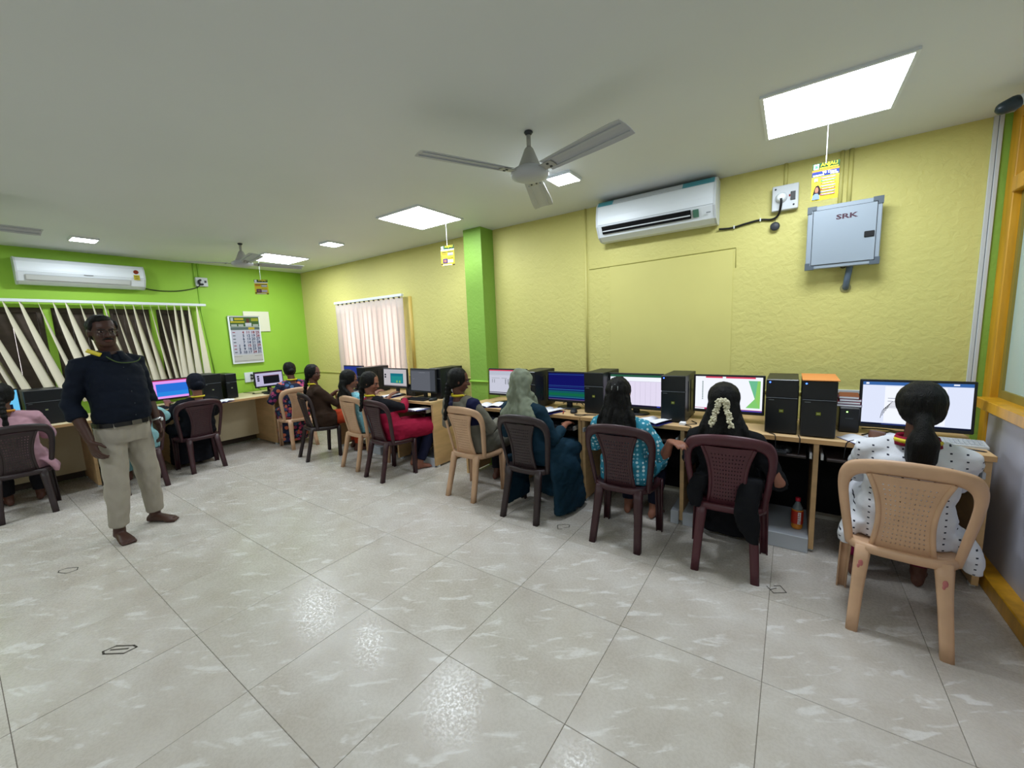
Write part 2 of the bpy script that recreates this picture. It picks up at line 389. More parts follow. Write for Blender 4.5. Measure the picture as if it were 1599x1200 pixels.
# shuttered windows on the green wall
M_shut = mat('brown_shutter', '#4b4038', .5, .3, var=.25, vscale=5, bstretch=(1, 1, 3))
for n_, (a, b) in enumerate(GW):
    w = empty('window_%d' % (n_+3), (XL, (a+b)/2, 0)); tag(w, 'dark brown closed window shutter, %s behind the hanging blind slats' % ['leftmost', 'second from the left', 'third from the left', 'rightmost'][n_], 'window', kind='structure')
    h = (b-a)/2
    boxo('shutter_frame', -.09, -.045, -h, -h+.04, .95, 1.95, M_shut, w); boxo('shutter_frame', -.09, -.045, h-.04, h, .95, 1.95, M_shut, w)
    boxo('shutter_frame', -.09, -.045, -h+.04, h-.04, 1.90, 1.95, M_shut, w); boxo('shutter_frame', -.09, -.045, -h+.04, h-.04, .95, 1.0, M_shut, w)
    nb = 3; bw = (2*h-.08)/nb
    for k in range(nb): boxo('shutter_board', -.12, -.07-.004*(k % 2), -h+.04+k*bw+.002, -h+.04+(k+1)*bw-.002, 1.0, 1.90, M_shut, w)

# ------------------------------------------------------------------ ceiling lights and fans
M_panel = emis('panel_glow', '#edf6ff', PANEL_LIGHT)
M_spot = emis('spot_glow', '#edf6ff', SPOT_LIGHT)
def ceiling_light(name, x, y, s, th, m, label, group):
    e = empty(name, (x, y, H), 0, label, 'ceiling light', group)
    f = .016 if s > .3 else .01
    bm = bmesh.new()
    box(bm, -s/2, s/2, -s/2, -s/2+f, -th, 0); box(bm, -s/2, s/2, s/2-f, s/2, -th, 0)
    box(bm, -s/2, -s/2+f, -s/2+f, s/2-f, -th, 0); box(bm, s/2-f, s/2, -s/2+f, s/2-f, -th, 0)
    bm_obj('frame', bm, M_white, e)
    bm = bmesh.new(); q = s/2-f; bm.faces.new([bm.verts.new(p) for p in ((-q, q, -th+.002), (q, q, -th+.002), (q, -q, -th+.002), (-q, -q, -th+.002))])
    d = bm_obj('diffuser', bm, m, e)
    return e
ceiling_light('panel_light', .105, 2.78, .575, .012, M_panel, 'large square ceiling panel light nearest the grey panel box', 'large ceiling panels')
ceiling_light('panel_light', -2.94, 2.78, .575, .012, M_panel, 'large square ceiling panel light near the green pillar', 'large ceiling panels')
ceiling_light('panel_light', -5.72, 2.78, .575, .012, M_panel, 'large square ceiling panel light behind the far fan', 'large ceiling panels')
ceiling_light('square_light', -1.42, 2.78, .20, .02, M_spot, 'small square ceiling light beside the near fan', 'small ceiling lights')
ceiling_light('square_light', -4.435, 2.78, .20, .02, M_spot, 'small square ceiling light between two large panels', 'small ceiling lights')
ceiling_light('square_light', -5.90, .99, .20, .02, M_spot, 'small square ceiling light above the green wall air conditioner', 'small ceiling lights')

for (x_, y_, lb) in ((.105, -.82, 'large square ceiling panel light behind the viewer, near the right partition'), (-2.94, -.82, 'large square ceiling panel light behind the viewer, in the middle of the room'), (-5.72, -.82, 'large square ceiling panel light behind the viewer, near the green wall')):
    ceiling_light('panel_light', x_, y_, .575, .012, M_panel, lb, 'large ceiling panels')
M_fan = mat('fan_enamel', '#a8a8a4', .4, .4)
M_fan2 = mat('fan_blade_enamel', '#b4b7bc', .45, .4)
def fan(x, y, angs, label, blade_len=.60):
    e = empty('ceiling_fan', (x, y, H), 0, label, 'ceiling fan', 'ceiling fans')
    bm = bmesh.new(); lathe(bm, [(.022, 0), (.025, -.006), (.018, -.016), (.012, -.02)]); bm_obj('ceiling_cup', bm, M_dgrey, e, True)
    bm = bmesh.new(); lathe(bm, [(.0125, -.01), (.0125, -.10)], 12); bm_obj('down_rod', bm, M_fan, e, True)
    bm = bmesh.new(); lathe(bm, [(.018, -.085), (.026, -.095), (.040, -.13), (.055, -.165), (.064, -.185), (.066, -.192)], 24); bm_obj('bell_cover', bm, M_fan, e, True)
    bm = bmesh.new(); lathe(bm, [(.066, -.190), (.085, -.200), (.104, -.212), (.108, -.225), (.104, -.240), (.075, -.252), (.03, -.257), (.004, -.258)], 28); bm_obj('motor_housing', bm, M_fan2, e, True)
    for k in range(3):
        a = math.radians(angs[k])
        R = Matrix.Rotation(a, 4, 'Z') @ Matrix.Translation((0, 0, -.222)) @ Matrix.Rotation(math.radians(-10), 4, 'X')
        bm = bmesh.new(); box(bm, .09, .185, -.028, .028, -.004, .002, .001); bmesh.ops.transform(bm, matrix=R, verts=bm.verts)
        br = bm_obj('blade_bracket', bm, M_fan, e)
        bm = bmesh.new(); rings = []
        for t in [i/12 for i in range(13)]:
            X = .13 + t*(blade_len-.13); w = .052+.016*min(1, t*1.4)
            if t > .94: w *= .93
            prof = []
            for s in (-1, -.93, -.6, -.25, .25, .6, .93, 1):
                prof.append(V((X, s*w, .006*(1-s*s)+.002)))
            for s in (1, .93, .6, .25, -.25, -.6, -.93, -1):
                prof.append(V((X, s*w, .006*(1-s*s)-.001)))
            rings.append(prof)
        loft(bm, rings); bmesh.ops.recalc_face_normals(bm, faces=bm.faces)
        # pressed ribs along the blade
        for s in (-.035, .035): box(bm, .18, blade_len-.01, s-.003, s+.003, -.003, .004)
        bmesh.ops.transform(bm, matrix=R, verts=bm.verts); bl = bm_obj('blade', bm, M_fan2, e)
        bm = bmesh.new()
        for s in (-.015, .015): box(bm, .15, .162, s-.005, s+.005, -.008, -.003)
        bmesh.ops.transform(bm, matrix=R, verts=bm.verts); bm_obj('blade_screws', bm, M_dgrey, bl)
    return e
fan(-1.258, 2.046, (-15, 113, -116), 'white three blade ceiling fan nearest the viewer', .64)
fan(-5.12, 2.094, (-10, 75, -118), 'white three blade ceiling fan in front of the far panel light', .62)
fan(-4.66, -.05, (92, 212, 332), 'white ceiling fan at the left edge with one blade in view', .62)

# ------------------------------------------------------------------ air conditioners
def ac(name, w, h, d, label, slot, film, loc, rz):
    e = empty(name, loc, rz, label, 'air conditioner')       # local: x along wall, -y into room, z=0 bottom
    prof = [(0, .02), (0, h), (-d*.55, h), (-d*.80, h-.012), (-d*.93, h-.05), (-d, h*.55), (-d*.99, .115), (-d*.76, .030), (-d*.5, .0), (-.03, .0)]
    bm = bmesh.new(); prism(bm, prof, -w/2+.012, w/2-.012); bm_obj('body', bm, M_white, e)
    for s in (-1, 1):
        bm = bmesh.new(); p2 = [(y*1.012, z+(.003 if z > h/2 else -.003)) for y, z in prof]; prism(bm, p2, s*(w/2-.014), s*w/2); bm_obj('end_cap', bm, M_white2, e)
    # outlet slot along the lower front with flap
    A = V((0, -d*.99, .115)); B = V((0, -d*.76, .030)); n = V((0, -(A.z-B.z), (A.y-B.y))).normalized()
    if n.y > 0: n = -n
    def strip(nm, t0, t1, x0, x1, off, th, m):
        bm = bmesh.new(); p, q = A.lerp(B, t0), A.lerp(B, t1)
        vs = []
        for o_ in (off, off+th):
            for pt in (p, q): vs.append((pt.y+n.y*o_, pt.z+n.z*o_))
        prism(bm, [vs[0], vs[1], vs[3], vs[2]], x0, x1); return bm_obj(nm, bm, m, e)
    if slot:
        strip('outlet', .06, .72, -w/2+.05, w/2-.17, .006, .004, M_black2); strip('outlet_flap', .42, .50, -w/2+.055, w/2-.175, .012, .003, M_white)
        strip('energy_label', .1, .7, w/2-.155, w/2-.115, .006, .003, flat('#5f8f78'))
    else:
        strip('outlet', .2, .85, -w/2+.06, w/2-.14, .006, .003, mat('flap_grey', '#b3b6b4', .5)); strip('outlet_flap', .25, .78, -w/2+.065, w/2-.145, .011, .002, mat('flap_light', '#c6c9c6', .5))
    # seam of the front panel
    bm = bmesh.new(); box(bm, -w/2+.015, w/2-.015, -d*1.004, -d*.985, .121, .1235); bm_obj('panel_seam', bm, mat('seam_grey', '#9aa0a2', .6), e)
    if film:
        M_teal = mat('teal_film', '#4f9aa6', .35)
        for (x0, x1, m) in ((-w/2+.012, -w/2+.145, M_teal), (-w/2+.145, w/2-.235, M_white2), (w/2-.235, w/2-.012, M_teal)):
            bm = bmesh.new(); prism(bm, [(-d*.935, h-.046), (-d*.945, h-.044), (-d*.80, h-.006), (-d*.79, h-.010)], x0, x1); bm_obj('film_strip', bm, m, e)
    return e
a1 = ac('air_conditioner', .935, .325, .21, 'white split air conditioner with teal film on the yellow wall', True, True, (-.972, YB, 2.235), 0)
a2 = ac('air_conditioner', 1.02, .275, .20, 'white split air conditioner with a star label on the green wall', False, False, (XL, 1.075, 2.185), math.radians(90))
bm = bmesh.new(); d_ = .2
print_sheet('star_label', [(0, 0, .055, .06, flat('#e6d84e')), (.008, .036, .047, .042, flat('#5c5626')), (.012, .014, .042, .02, flat('#5c5626'))], a2, T(.40, -.205, .10))
bm = bmesh.new(); lathe(bm, [(.024, 0), (.024, .002)], 20); bmesh.ops.transform(bm, matrix=T(.428, -.197, .195, PI/2+.12), verts=bm.verts); bm_obj('star_badge', bm, flat('#a4432e'), a2)
print_sheet('maker_mark', [(0, 0, .075, .008, flat('#8a8f92'))], a2, T(-.02, -.206, .115))
print_sheet('maker_mark', [(0, 0, .03, .008, flat('#9aa0a2'))], a1, T(.405, -.20, .065))

# ------------------------------------------------------------------ plug boxes, cables, panel box
pb = empty('plug_box', (-.083, YB, 2.345), 0, 'white wall plug box with round plug beside the big air conditioner', 'plug box')
boxo('box', -.078, .078, -.05, 0, -.085, .085, M_white2, pb, .004)
bm = bmesh.new(); lathe(bm, [(.036, 0), (.036, .006), (.030, .012), (.028, .03), (.02, .036), (.003, .037)], 24); bmesh.ops.transform(bm, matrix=T(-.022, -.05, 0, PI/2), verts=bm.verts); pg = bm_obj('plug', bm, M_white, pb, True)
boxo('breaker', .032, .06, -.058, -.05, -.025, .03, M_black, pb); boxo('breaker_label', .022, .031, -.052, -.05, .0, .014, flat('#b04040'), pb)
for x, z in ((-.058, .062), (.052, -.058)):
    bm = bmesh.new(); lathe(bm, [(.006, 0), (.006, .003), (.001, .004)], 10); bmesh.ops.transform(bm, matrix=T(x, -.05, z, PI/2), verts=bm.verts); bm_obj('screw', bm, M_dgrey, pb)
bm = bmesh.new(); tube(bm, spline([(-.105, YB-.085, 2.335), (-.105, YB-.075, 2.29), (-.12, YB-.03, 2.235), (-.16, YB-.016, 2.215), (-.23, YB-.014, 2.225), (-.32, YB-.014, 2.215), (-.42, YB-.014, 2.20), (-.505, YB-.02, 2.205)]), .0075, 8)
ca = bm_obj('power_cable', bm, M_cable, None, True); tag(ca, 'black power cable from the big air conditioner to its plug box', 'cable')
for x, z in ((-.23, 2.225), (-.40, 2.203)): boxo('cable_clip', x-.004, x+.004, YB-.025, YB-.001, z-.011, z+.011, M_white, ca)
wk = empty('hanging_disc', (-.137, YB-.02, 2.19), 0, 'small black round disc hanging under the plug box cable', 'disc')
bm = bmesh.new(); lathe(bm, [(.026, 0), (.03, .004), (.03, .012), (.022, .018), (.003, .02)], 24); bmesh.ops.transform(bm, matrix=T(0, .0, -.03, PI/2), verts=bm.verts); bm_obj('disc', bm, M_dgrey, wk, True)
bm = bmesh.new(); tube(bm, [(0, -.004, 0), (0, .003, .04)], .0015, 5); bm_obj('string', bm, M_cable, wk)

bx = empty('distribution_box', (.243, YB, 2.024), 0, 'grey steel distribution box with dark corners on the yellow wall', 'panel box')
M_steel = mat('powder_coat_grey', '#98a4b0', .4, .4); M_corner = mat('corner_grey', '#56616b', .5)
boxo('back_box', -.165, .165, -.095, 0, -.17, .17, M_steel, bx)
boxo('cover_frame', -.19, .19, -.112, -.085, -.205, .205, M_steel, bx, .004)
boxo('door_gap', -.162, .167, -.1145, -.111, -.182, .178, M_black2, bx)
boxo('door', -.1595, .1645, -.119, -.1125, -.1795, .1755, M_steel, bx, .002)
for sx in (-1, 1):
    for sz in (-1, 1):
        bm = bmesh.new(); L_ = [(0, 0), (.05, 0), (.05, .026), (.026, .026), (.026, .045), (0, .045)]
        prism(bm, [(sx*(.193-p), sz*(.208-q)) for p, q in L_], -.1175, -.083, 'y'); bm_obj('corner_guard', bm, M_corner, bx)
boxo('latch', .108, .158, -.126, -.119, -.035, .002, M_black, bx, .003)
text_obj('lettering', 'SRK', .042, mat('label_maroon', '#4a2a3a', .6), bx, T(.015, -.1195, .115) @ Matrix.Scale(1.5, 4, (1, 0, 0)), bold=.0012)
pp = empty('drain_pipe', (.28, YB, 1.72), 0, 'grey bent pipe running from the distribution box into the wall', 'pipe')
bm = bmesh.new(); tube(bm, spline([(.015, -.05, .14), (.015, -.05, .09), (.008, -.045, .03), (.005, -.02, -.02), (.005, .0, -.035)]), .018, 12); bm_obj('pipe', bm, mat('pipe_grey', '#5e6e80', .5), pp, True)
bm = bmesh.new(); lathe(bm, [(.03, 0), (.03, .006), (.02, .008)], 20); bmesh.ops.transform(bm, matrix=T(.005, 0, -.036, PI/2), verts=bm.verts); bm_obj('wall_flange', bm, mat('flange_grey', '#8f8a58', .6), pp)
bm = bmesh.new(); tube(bm, spline([(-.02, -.05, .14), (-.035, -.055, .11), (-.02, -.06, .095), (.0, -.055, .11), (-.005, -.05, .135)], 6), .004, 6); bm_obj('loose_wire', bm, M_cable, pp, True)

pb2 = empty('plug_box', (XL, 2.215, 2.335), math.radians(90), 'small white plug box with black plug on the green wall', 'plug box')
boxo('box', -.07, .07, -.04, 0, -.06, .06, M_white2, pb2, .004)
bm = bmesh.new(); tube(bm, spline([(-.02, -.055, .02), (-.04, -.058, .0), (-.03, -.058, -.03), (.0, -.058, -.035)], 6), .014, 8, True, True); bm_obj('plug', bm, M_black, pb2, True)
boxo('switch', .03, .052, -.046, -.04, -.01, .02, M_black, pb2)
bm = bmesh.new(); tube(bm, spline([(XL+.05, 2.19, 2.30), (XL+.02, 2.14, 2.25), (XL+.012, 1.95, 2.20), (XL+.012, 1.75, 2.19), (XL+.02, 1.60, 2.21)]), .006, 6)
o = bm_obj('power_cable', bm, M_cable, None, True); tag(o, 'thin dark cable sagging from the green wall air conditioner', 'cable')
pb3 = empty('wall_socket', (XL, 2.66, .955), math.radians(90), 'white wall socket with black plugs below the calendar', 'socket')
boxo('plate', -.06, .06, -.022, 0, -.075, .075, M_white, pb3, .003)
for z in (.03, -.02):
    bm = bmesh.new(); tube(bm, [(.03, -.02, z), (.03, -.055, z)], [.018, .014], 10, True, True); bm_obj('plug', bm, M_black, pb3, True)
bm = bmesh.new(); tube(bm, spline([(.03, -.055, .03), (.045, -.06, -.03), (.04, -.05, -.1), (.06, -.06, -.16), (.12, -.08, -.2)], 6), .005, 6); bm_obj('cord', bm, M_cable, pb3, True)

# camera on the partition
cc = empty('security_camera', (XR-.01, 3.18, 2.50), 0, 'white bullet security camera with black face near the ceiling', 'camera')
bm = bmesh.new(); dirn = V((-.80, .06, -.25)).normalized()
tube(bm, [V((-.03, 0, .02)), V((-.03, 0, .02))+dirn*.10], .026, 16, True, True); bm_obj('housing', bm, M_white2, cc, True)
bm = bmesh.new(); p = V((-.03, 0, .02))+dirn*.085; tube(bm, [p, p+dirn*.035], [.034, .03], 16, True, True); bm_obj('face', bm, mat('camera_face', '#1d2a30', .35), cc, True)
bm = bmesh.new(); tube(bm, [(.0, 0, .05), (-.03, 0, .03)], .012, 10); box(bm, -.01, .0, -.03, .03, .02, .08); bm_obj('bracket', bm, M_white2, cc)

# ------------------------------------------------------------------ hanging posters
def poster(x, y, ztop, zhook, w, h, rz, kind, label, sag=0):
    e = empty('hanging_poster', (x, y, ztop), rz, label, 'poster', 'posters hung from the ceiling panels')
    bm = bmesh.new(); box(bm, -w/2, w/2, -.001, .001, -h, 0); bm_obj('card', bm, flat('#f0dc3c'), e)
    Y_, G, Wt, Bl, Rd = flat('#f4e02f'), flat('#1f4a2c'), flat('#eef0f0'), flat('#2c3c82'), flat('#c2503e')
    Or, Pk, Gn, Sk, Hr, Gy = flat('#e08a2e'), flat('#c46a86'), flat('#4fae6a'), flat('#b07a62'), flat('#2a1c22'), flat('#8a8f9a')
    def R(x0, y0, x1, y1, m): return (-w/2+x0*w, -h+y0*h, -w/2+x1*w, -h+y1*h, m)
    if kind == 0:
        L = [R(0, .83, 1, 1, G), R(.05, .845, .24, .985, Wt), R(.10, .87, .2, .95, Gn), R(.27, .845, .95, .875, Y_), R(0, .78, 1, .83, Or), R(0, .65, 1, .78, Bl),
             R(.04, .665, .45, .70, Wt), R(.68, .665, .96, .70, Wt)]
        for i, m in enumerate((Pk, Gn, Or, Gy, Rd, Gy, Pk)): L += [R(.34, .575-i*.075, .88, .615-i*.075, m), R(.40, .588-i*.075, .84, .602-i*.075, Wt)]
        L += [R(.10, .52, .22, .60, Wt), ([(-w/2+q[0]*w, -h+q[1]*h) for q in ((.06, .16), (.10, .30), (.16, .40), (.26, .41), (.33, .33), (.35, .16))], Hr),
              ([(-w/2+q[0]*w, -h+q[1]*h) for q in ((.14, .22), (.13, .30), (.17, .36), (.24, .36), (.27, .28), (.24, .21))], Sk),
              ([(-w/2+q[0]*w, -h+q[1]*h) for q in ((.03, .03), (.06, .14), (.14, .19), (.24, .19), (.31, .13), (.32, .03))], flat('#8ea4cc'))]
    else:
        L = [R(0, .82, 1, 1, G), R(.04, .84, .20, .98, Wt), R(0, .76, 1, .82, Wt), R(.05, .66, .95, .70, Hr), R(.05, .56, .45, .64, Or), R(.5, .50, .92, .64, Gy), R(.55, .55, .9, .60, Wt),
             R(.12, .12, .48, .36, flat('#5a3f72')), R(.2, .18, .4, .30, Sk), R(.5, .14, .9, .30, flat('#cfc6da')), R(.5, .36, .92, .38, Hr), R(.1, .02, .8, .07, Wt), R(0, .06, .12, .12, Hr), R(.86, .0, 1, .06, Hr)]
    print_sheet('printed_face', L, e, T(0, -.0012, 0), .00012)
    text_obj('lettering', 'ANJALI', w*.20, Y_, e, T(w*.12, -.0032, -h*.055), .0002, bold=.0004)
    if kind == 0: text_obj('lettering', '90 Days', w*.16, Wt, e, T(w*.14, -.0032, -h*.265), .0002, bold=.0004)
    bm = bmesh.new(); tube(bm, [(0, 0, -.004), (sag, 0, zhook-ztop)], .0018, 6); bm_obj('string', bm, M_white, e)
    return e
poster(.118, 3.06, 2.372, H-.012, .124, .205, math.radians(2), 0, 'yellow hanging poster of a smiling girl beside the grey panel box')
poster(-2.88, 3.06, 2.362, H-.012, .150, .195, math.radians(14), 1, 'yellow hanging leaflet under the panel light near the green pillar')
poster(-5.65, 2.50, 2.275, H-.012, .150, .185, math.radians(60), 1, 'yellow hanging leaflet in front of the green wall')

# calendar and board on the green wall
cal = empty('wall_calendar', (XL, 2.68, 1.52), math.radians(90), 'large white wall calendar with green header on the green wall', 'calendar')
cw, ch = .425, .70
boxo('sheet_block', -cw/2, cw/2, -.035, -.022, -ch/2, ch/2, M_white, cal, .002)
L = []
def CR(x0, y0, x1, y1, m): L.append((-cw/2+x0*cw, -ch/2+y0*ch, -cw/2+x1*cw, -ch/2+y1*ch, m))
CR(.05, .78, .97, .985, flat('#4e6e3c')); CR(.05, .71, .97, .775, flat('#6d7f78'))
CR(.20, .92, .48, .96, flat('#d6c62e')); CR(.07, .865, .50, .895, flat('#d6c62e')); CR(.72, .93, .95, .955, flat('#c9c83c')); CR(.72, .90, .95, .92, flat('#c9c83c')); CR(.08, .90, .16, .97, flat('#cfd8d0'))
CR(.56, .80, .66, .95, flat('#6a4038')); CR(.52, .79, .72, .86, flat('#dfe3e6')); CR(.08, .79, .26, .83, flat('#c8d0c4')); CR(.30, .79, .46, .83, flat('#c8d0c4')); CR(.76, .79, .94, .83, flat('#c8d0c4')); CR(.60, .72, .80, .765, flat('#d8c23c'))
CR(.05, .19, .97, .705, flat('#dfe0f0')); CR(.05, .03, .97, .185, flat('#e8e6e2')); CR(.06, .15, .30, .156, flat('#8a8a8a')); CR(.70, .15, .95, .156, flat('#8a8a8a')); CR(.05, .055, .97, .06, flat('#4a4a4a'))
for i in range(7):
    z = .665 - i*.07
    CR(.09, z-.012, .17, z+.004, flat('#b04a5a' if i in (0, 4, 5) else '#52606a'))
print_sheet('month_print', L, cal, T(0, -.0355, 0), .0001)
days = [['', 4, 11, 18, 25], ['', 5, 12, 19, 26], ['', 6, 13, 20, 27], ['', 7, 14, 21, 28], [1, 8, 15, 22, 29], [2, 9, 16, 23, 30], [3, 10, 17, 24, 31]]
for i, row in enumerate(days):
    for j, dd in enumerate(row):
        if dd == '': continue
        text_obj('numeral', str(dd), .052, flat('#a8323c' if (i == 0 or (i, j) in ((1, 4), (4, 2), (4, 4), (6, 3))) else '#2e4a72'), cal, T(-cw/2+(.26+j*.155)*cw, -.0415, -ch/2+(.658-i*.07)*ch), .0003, bold=.0006)
boxo('hanger_strip', -cw/2, cw/2, -.038, -.02, ch/2-.006, ch/2+.006, M_metal, cal)
bd = boxo('paper_board', XL+.004, XL+.016, 2.685, 3.045, 1.64, 1.945, mat('board_cream', '#dcdcc4', .7), None, .002); tag(bd, 'blank cream board on the green wall behind the calendar', 'board')

# ------------------------------------------------------------------ vertical blinds
M_slat_t = bpy.data.materials.new('slat_translucent'); M_slat_t.use_nodes = True; nt = M_slat_t.node_tree; b_ = nt.nodes['Principled BSDF']
b_.inputs['Base Color'].default_value = (*lin('#e9e2dd'), 1); b_.inputs['Roughness'].default_value = .7
ts = nt.nodes.new('ShaderNodeBsdfTranslucent'); ts.inputs[0].default_value = (*lin('#f3e6df'), 1); ms = nt.nodes.new('ShaderNodeMixShader'); ms.inputs[0].default_value = .55
nt.links.new(b_.outputs[0], ms.inputs[1]); nt.links.new(ts.outputs[0], ms.inputs[2]); nt.links.new(ms.outputs[0], nt.nodes['Material Output'].inputs[0])
vb = empty('vertical_blind', (-4.95, YB, 0), 0, 'closed white vertical blind over the back window', 'blind')
boxo('headrail', -.775, .765, -.09, -.05, 1.995, 2.03, M_white, vb, .003)
n = 14; sw = 1.5/n
for k in range(n):
    cx = -.75 + sw*(k+.5); bm = bmesh.new(); rings = []
    for t in range(9):
        z = 1.985 - t/8*1.15; sway = .012*math.sin(t*.9+k)*t/8; ang = math.radians(9 + 4*math.sin(k*1.7+t*.35))
        r = []
        for s in (-1, -.5, 0, .5, 1): r.append(V((cx+sway+math.cos(ang)*s*sw*.60, -.07+math.sin(ang)*s*sw*.55+.006*(1-s*s), z)))
        rings.append(r)
    loft(bm, rings, False, False); o = bm_obj('slat', bm, M_slat_t, vb, True); md = o.modifiers.new('thick', 'SOLIDIFY'); md.thickness = .0012
    boxo('slat_hook', cx-.012, cx+.012, -.075, -.065, 1.98, 1.998, M_dgrey, vb)
vb2 = empty('vertical_blind', (XL, 1.3, 0), math.radians(90), 'half open cream vertical blind with leaning slats on the green wall', 'blind')
boxo('headrail', -1.25, .905, -.10, -.065, 2.0, 2.032, M_white, vb2, .003)
M_slat = mat('slat_cream', '#e4ddc8', .75, .2)
tops = [-.88+.085*i for i in range(-3, 0)] + [.455, .565, .690, .80, .895, 1.0, 1.10, 1.195, 1.28, 1.37, 1.455, 1.535, 1.615, 1.695, 1.775, 1.86, 1.93, 2.01, 2.10]
tops = [y if y > 0 else y+1.3-.05 for y in tops]; tops.sort()
for k, yt in enumerate(tops):
    u = k/(len(tops)-1); lean = .25*(1-u)**.8 + .03; tw0 = math.radians(80-5*math.sin(k*2.1)); tw1 = math.radians(34+20*math.sin(k*1.3+.5))
    if k in (6, 7): tw1 = math.radians(5)
    if k >= len(tops)-4: lean = .03; tw0 = math.radians(70); tw1 = math.radians(12)
    bm = bmesh.new(); rings = []
    for t in range(11):
        f = t/10; z = 2.0 - f*1.12; ang = tw0+(tw1-tw0)*f**.8; x = yt-1.3+lean*f**1.1
        rings.append([V((x+math.cos(ang)*s*.048, -.082+math.sin(ang)*s*.040, z)) for s in (-1, -.5, 0, .5, 1)])
    loft(bm, rings, False, False); o = bm_obj('slat', bm, M_slat, vb2, True); md = o.modifiers.new('thick', 'SOLIDIFY'); md.thickness = .0012

# ------------------------------------------------------------------ desks
DZ = .75
def desk(name, loc, rz, w, d, panels, label, back_m, trays, top_m, plinths, z=DZ, overhang=.02):
    """local: x along desk from 0..w, front edge at y=0, wall at +d"""
    e = empty(name, loc, rz, label, 'desk', 'laminate computer desks')
    t = boxo('desk_top', 0, w, 0, d, z-.03, z, top_m, e, .003)
    boxo('edge_band', .002, w-.002, -.0035, 0, z-.029, z-.001, M_wood_edge, t)
    for px in panels:
        s = boxo('side_panel', px-.014, px+.014, .03, d-.02, .02, z-.03, M_wood, e, .002)
        for yy in (.06, d-.07): boxo('glide', px-.012, px+.012, yy, yy+.03, 0, .02, M_white, s)
    ps = sorted(panels)
    for a, b in zip(ps, ps[1:]):
        boxo('back_panel', a+.014, b-.014, d-.12, d-.10, .10, z-.03, back_m, e)
        if trays:
            tr_ = boxo('keyboard_tray', a+.05, b-.05, -.02, d-.22, z-.125, z-.110, M_darkpanel, e, .002)
            for xx in (a+.022, b-.034): boxo('slide_rail', xx, xx+.012, -.03, d-.25, z-.118, z-.085, M_metal, tr_)
    for (a, b, y0, y1) in plinths: boxo('plinth', a, b, y0, y1, 0, .10, mat('plinth_grey', '#b4bac2', .5), e, .003)
    return e
YD = 3.0
d1 = desk('computer_desk', (-1.43, YD, 0), 0, 2.31, .60, [.014, .80, 1.58, 2.29], 'long laminate computer desk at the right end of the yellow wall', M_black2, True, M_wood_top, [(.73, .786, .0, .5), (.815, 1.0, -.0, .5), (1.33, 1.565, .0, .5), (1.85, 2.25, .25, .5)])
d2 = desk('computer_desk', (-2.76, YD, 0), 0, 1.325, .60, [.014, .66, 1.31], 'laminate computer desk in front of the green pillar', M_black2, True, M_wood_top, [(1.15, 1.295, 0, .4)])
d3 = desk('computer_desk', (-5.10, YD, 0), 0, 1.89, .60, [.014, .62, 1.25, 1.876], 'laminate computer desk below the window blind', M_black2, True, M_wood_top, [(1.55, 1.86, .03, .4), (.65, .9, .03, .4)])
d4 = desk('computer_desk', (-6.02, -.9, 0), math.radians(90), 4.1, .70, [.014, .85, 1.72, 2.40, 3.555, 4.08], 'long cream computer desk along the green wall', M_creampanel, False, mat('desk_top_cream', '#d8c8a2', .45, var=.08, vscale=3), [], .735)

# ------------------------------------------------------------------ monitors
def monitor(x, y, w, h, rz, label, content, zb=.812, deskz=DZ, tilt=-.05):
    e = empty('monitor', (x, y, deskz), rz, label, 'monitor', 'desktop monitors')
    z0 = zb-deskz; M = T(0, 0, z0) @ Matrix.Rotation(tilt, 4, 'X')
    bm = bmesh.new(); box(bm, -w/2, w/2, 0, .022, 0, h, .004); box(bm, -w*.32, w*.32, .02, .05, h*.18, h*.82, .01)
    bmesh.ops.transform(bm, matrix=M, verts=bm.verts); bm_obj('housing', bm, M_black, e)
    b = .014; iw, ih = w-2*b, h-b-.022
    rects = []
    for r in content:
        if len(r) == 5: rects.append((-iw/2+r[0]*iw, .022+r[1]*ih, -iw/2+r[2]*iw, .022+r[3]*ih, r[4]))
        else: rects.append(([(-iw/2+p[0]*iw, .022+p[1]*ih) for p in r[0]], r[1]))
    print_sheet('screen', rects, e, M @ T(0, -.0005, 0), .00025)
    bm = bmesh.new(); box(bm, -.028, .028, .030, .050, .012, z0+h*.35, .004); bm_obj('stand_neck', bm, M_black, e)
    bm = bmesh.new(); loft(bm, [ering((0, .03, zz-0), V((.11*k, 0, 0)), V((0, .08*k, 0)), 24, 2.6) for zz, k in ((0, 1), (.008, 1), (.014, .9))]); bm_obj('stand_base', bm, M_black, e)
    return e
W_, Wb, Bl, Bd = scr('#eef1fb', 1.0), scr('#dfe6fb', .95), scr('#3f6fb4', .8), scr('#141c3a', .6)
lil, gr, dgr, rd, gy = scr('#e2daf0', .95), scr('#8ed06a', .9), scr('#2f6a50', .7), scr('#d84a66', .9), scr('#a2a6b0', .7)
monitor(.613, 3.28, .50, .30, 0, 'wide black monitor showing a white document at the right end of the desk',
    [(0, 0, 1, 1, Wb), (0, .925, 1, 1, Bl), (0, .0, 1, .035, Bd), (.22, .06, .50, .90, W_), (.50, .06, .78, .90, W_), (.25, .62, .33, .63, scr('#55607a', .6)), (.25, .55, .30, .56, scr('#55607a', .6)), (.03, .945, .06, .985, W_), (.2, .0, .45, .03, scr('#2a3a7a', .8)), (.83, .955, .88, .985, W_)], .795)
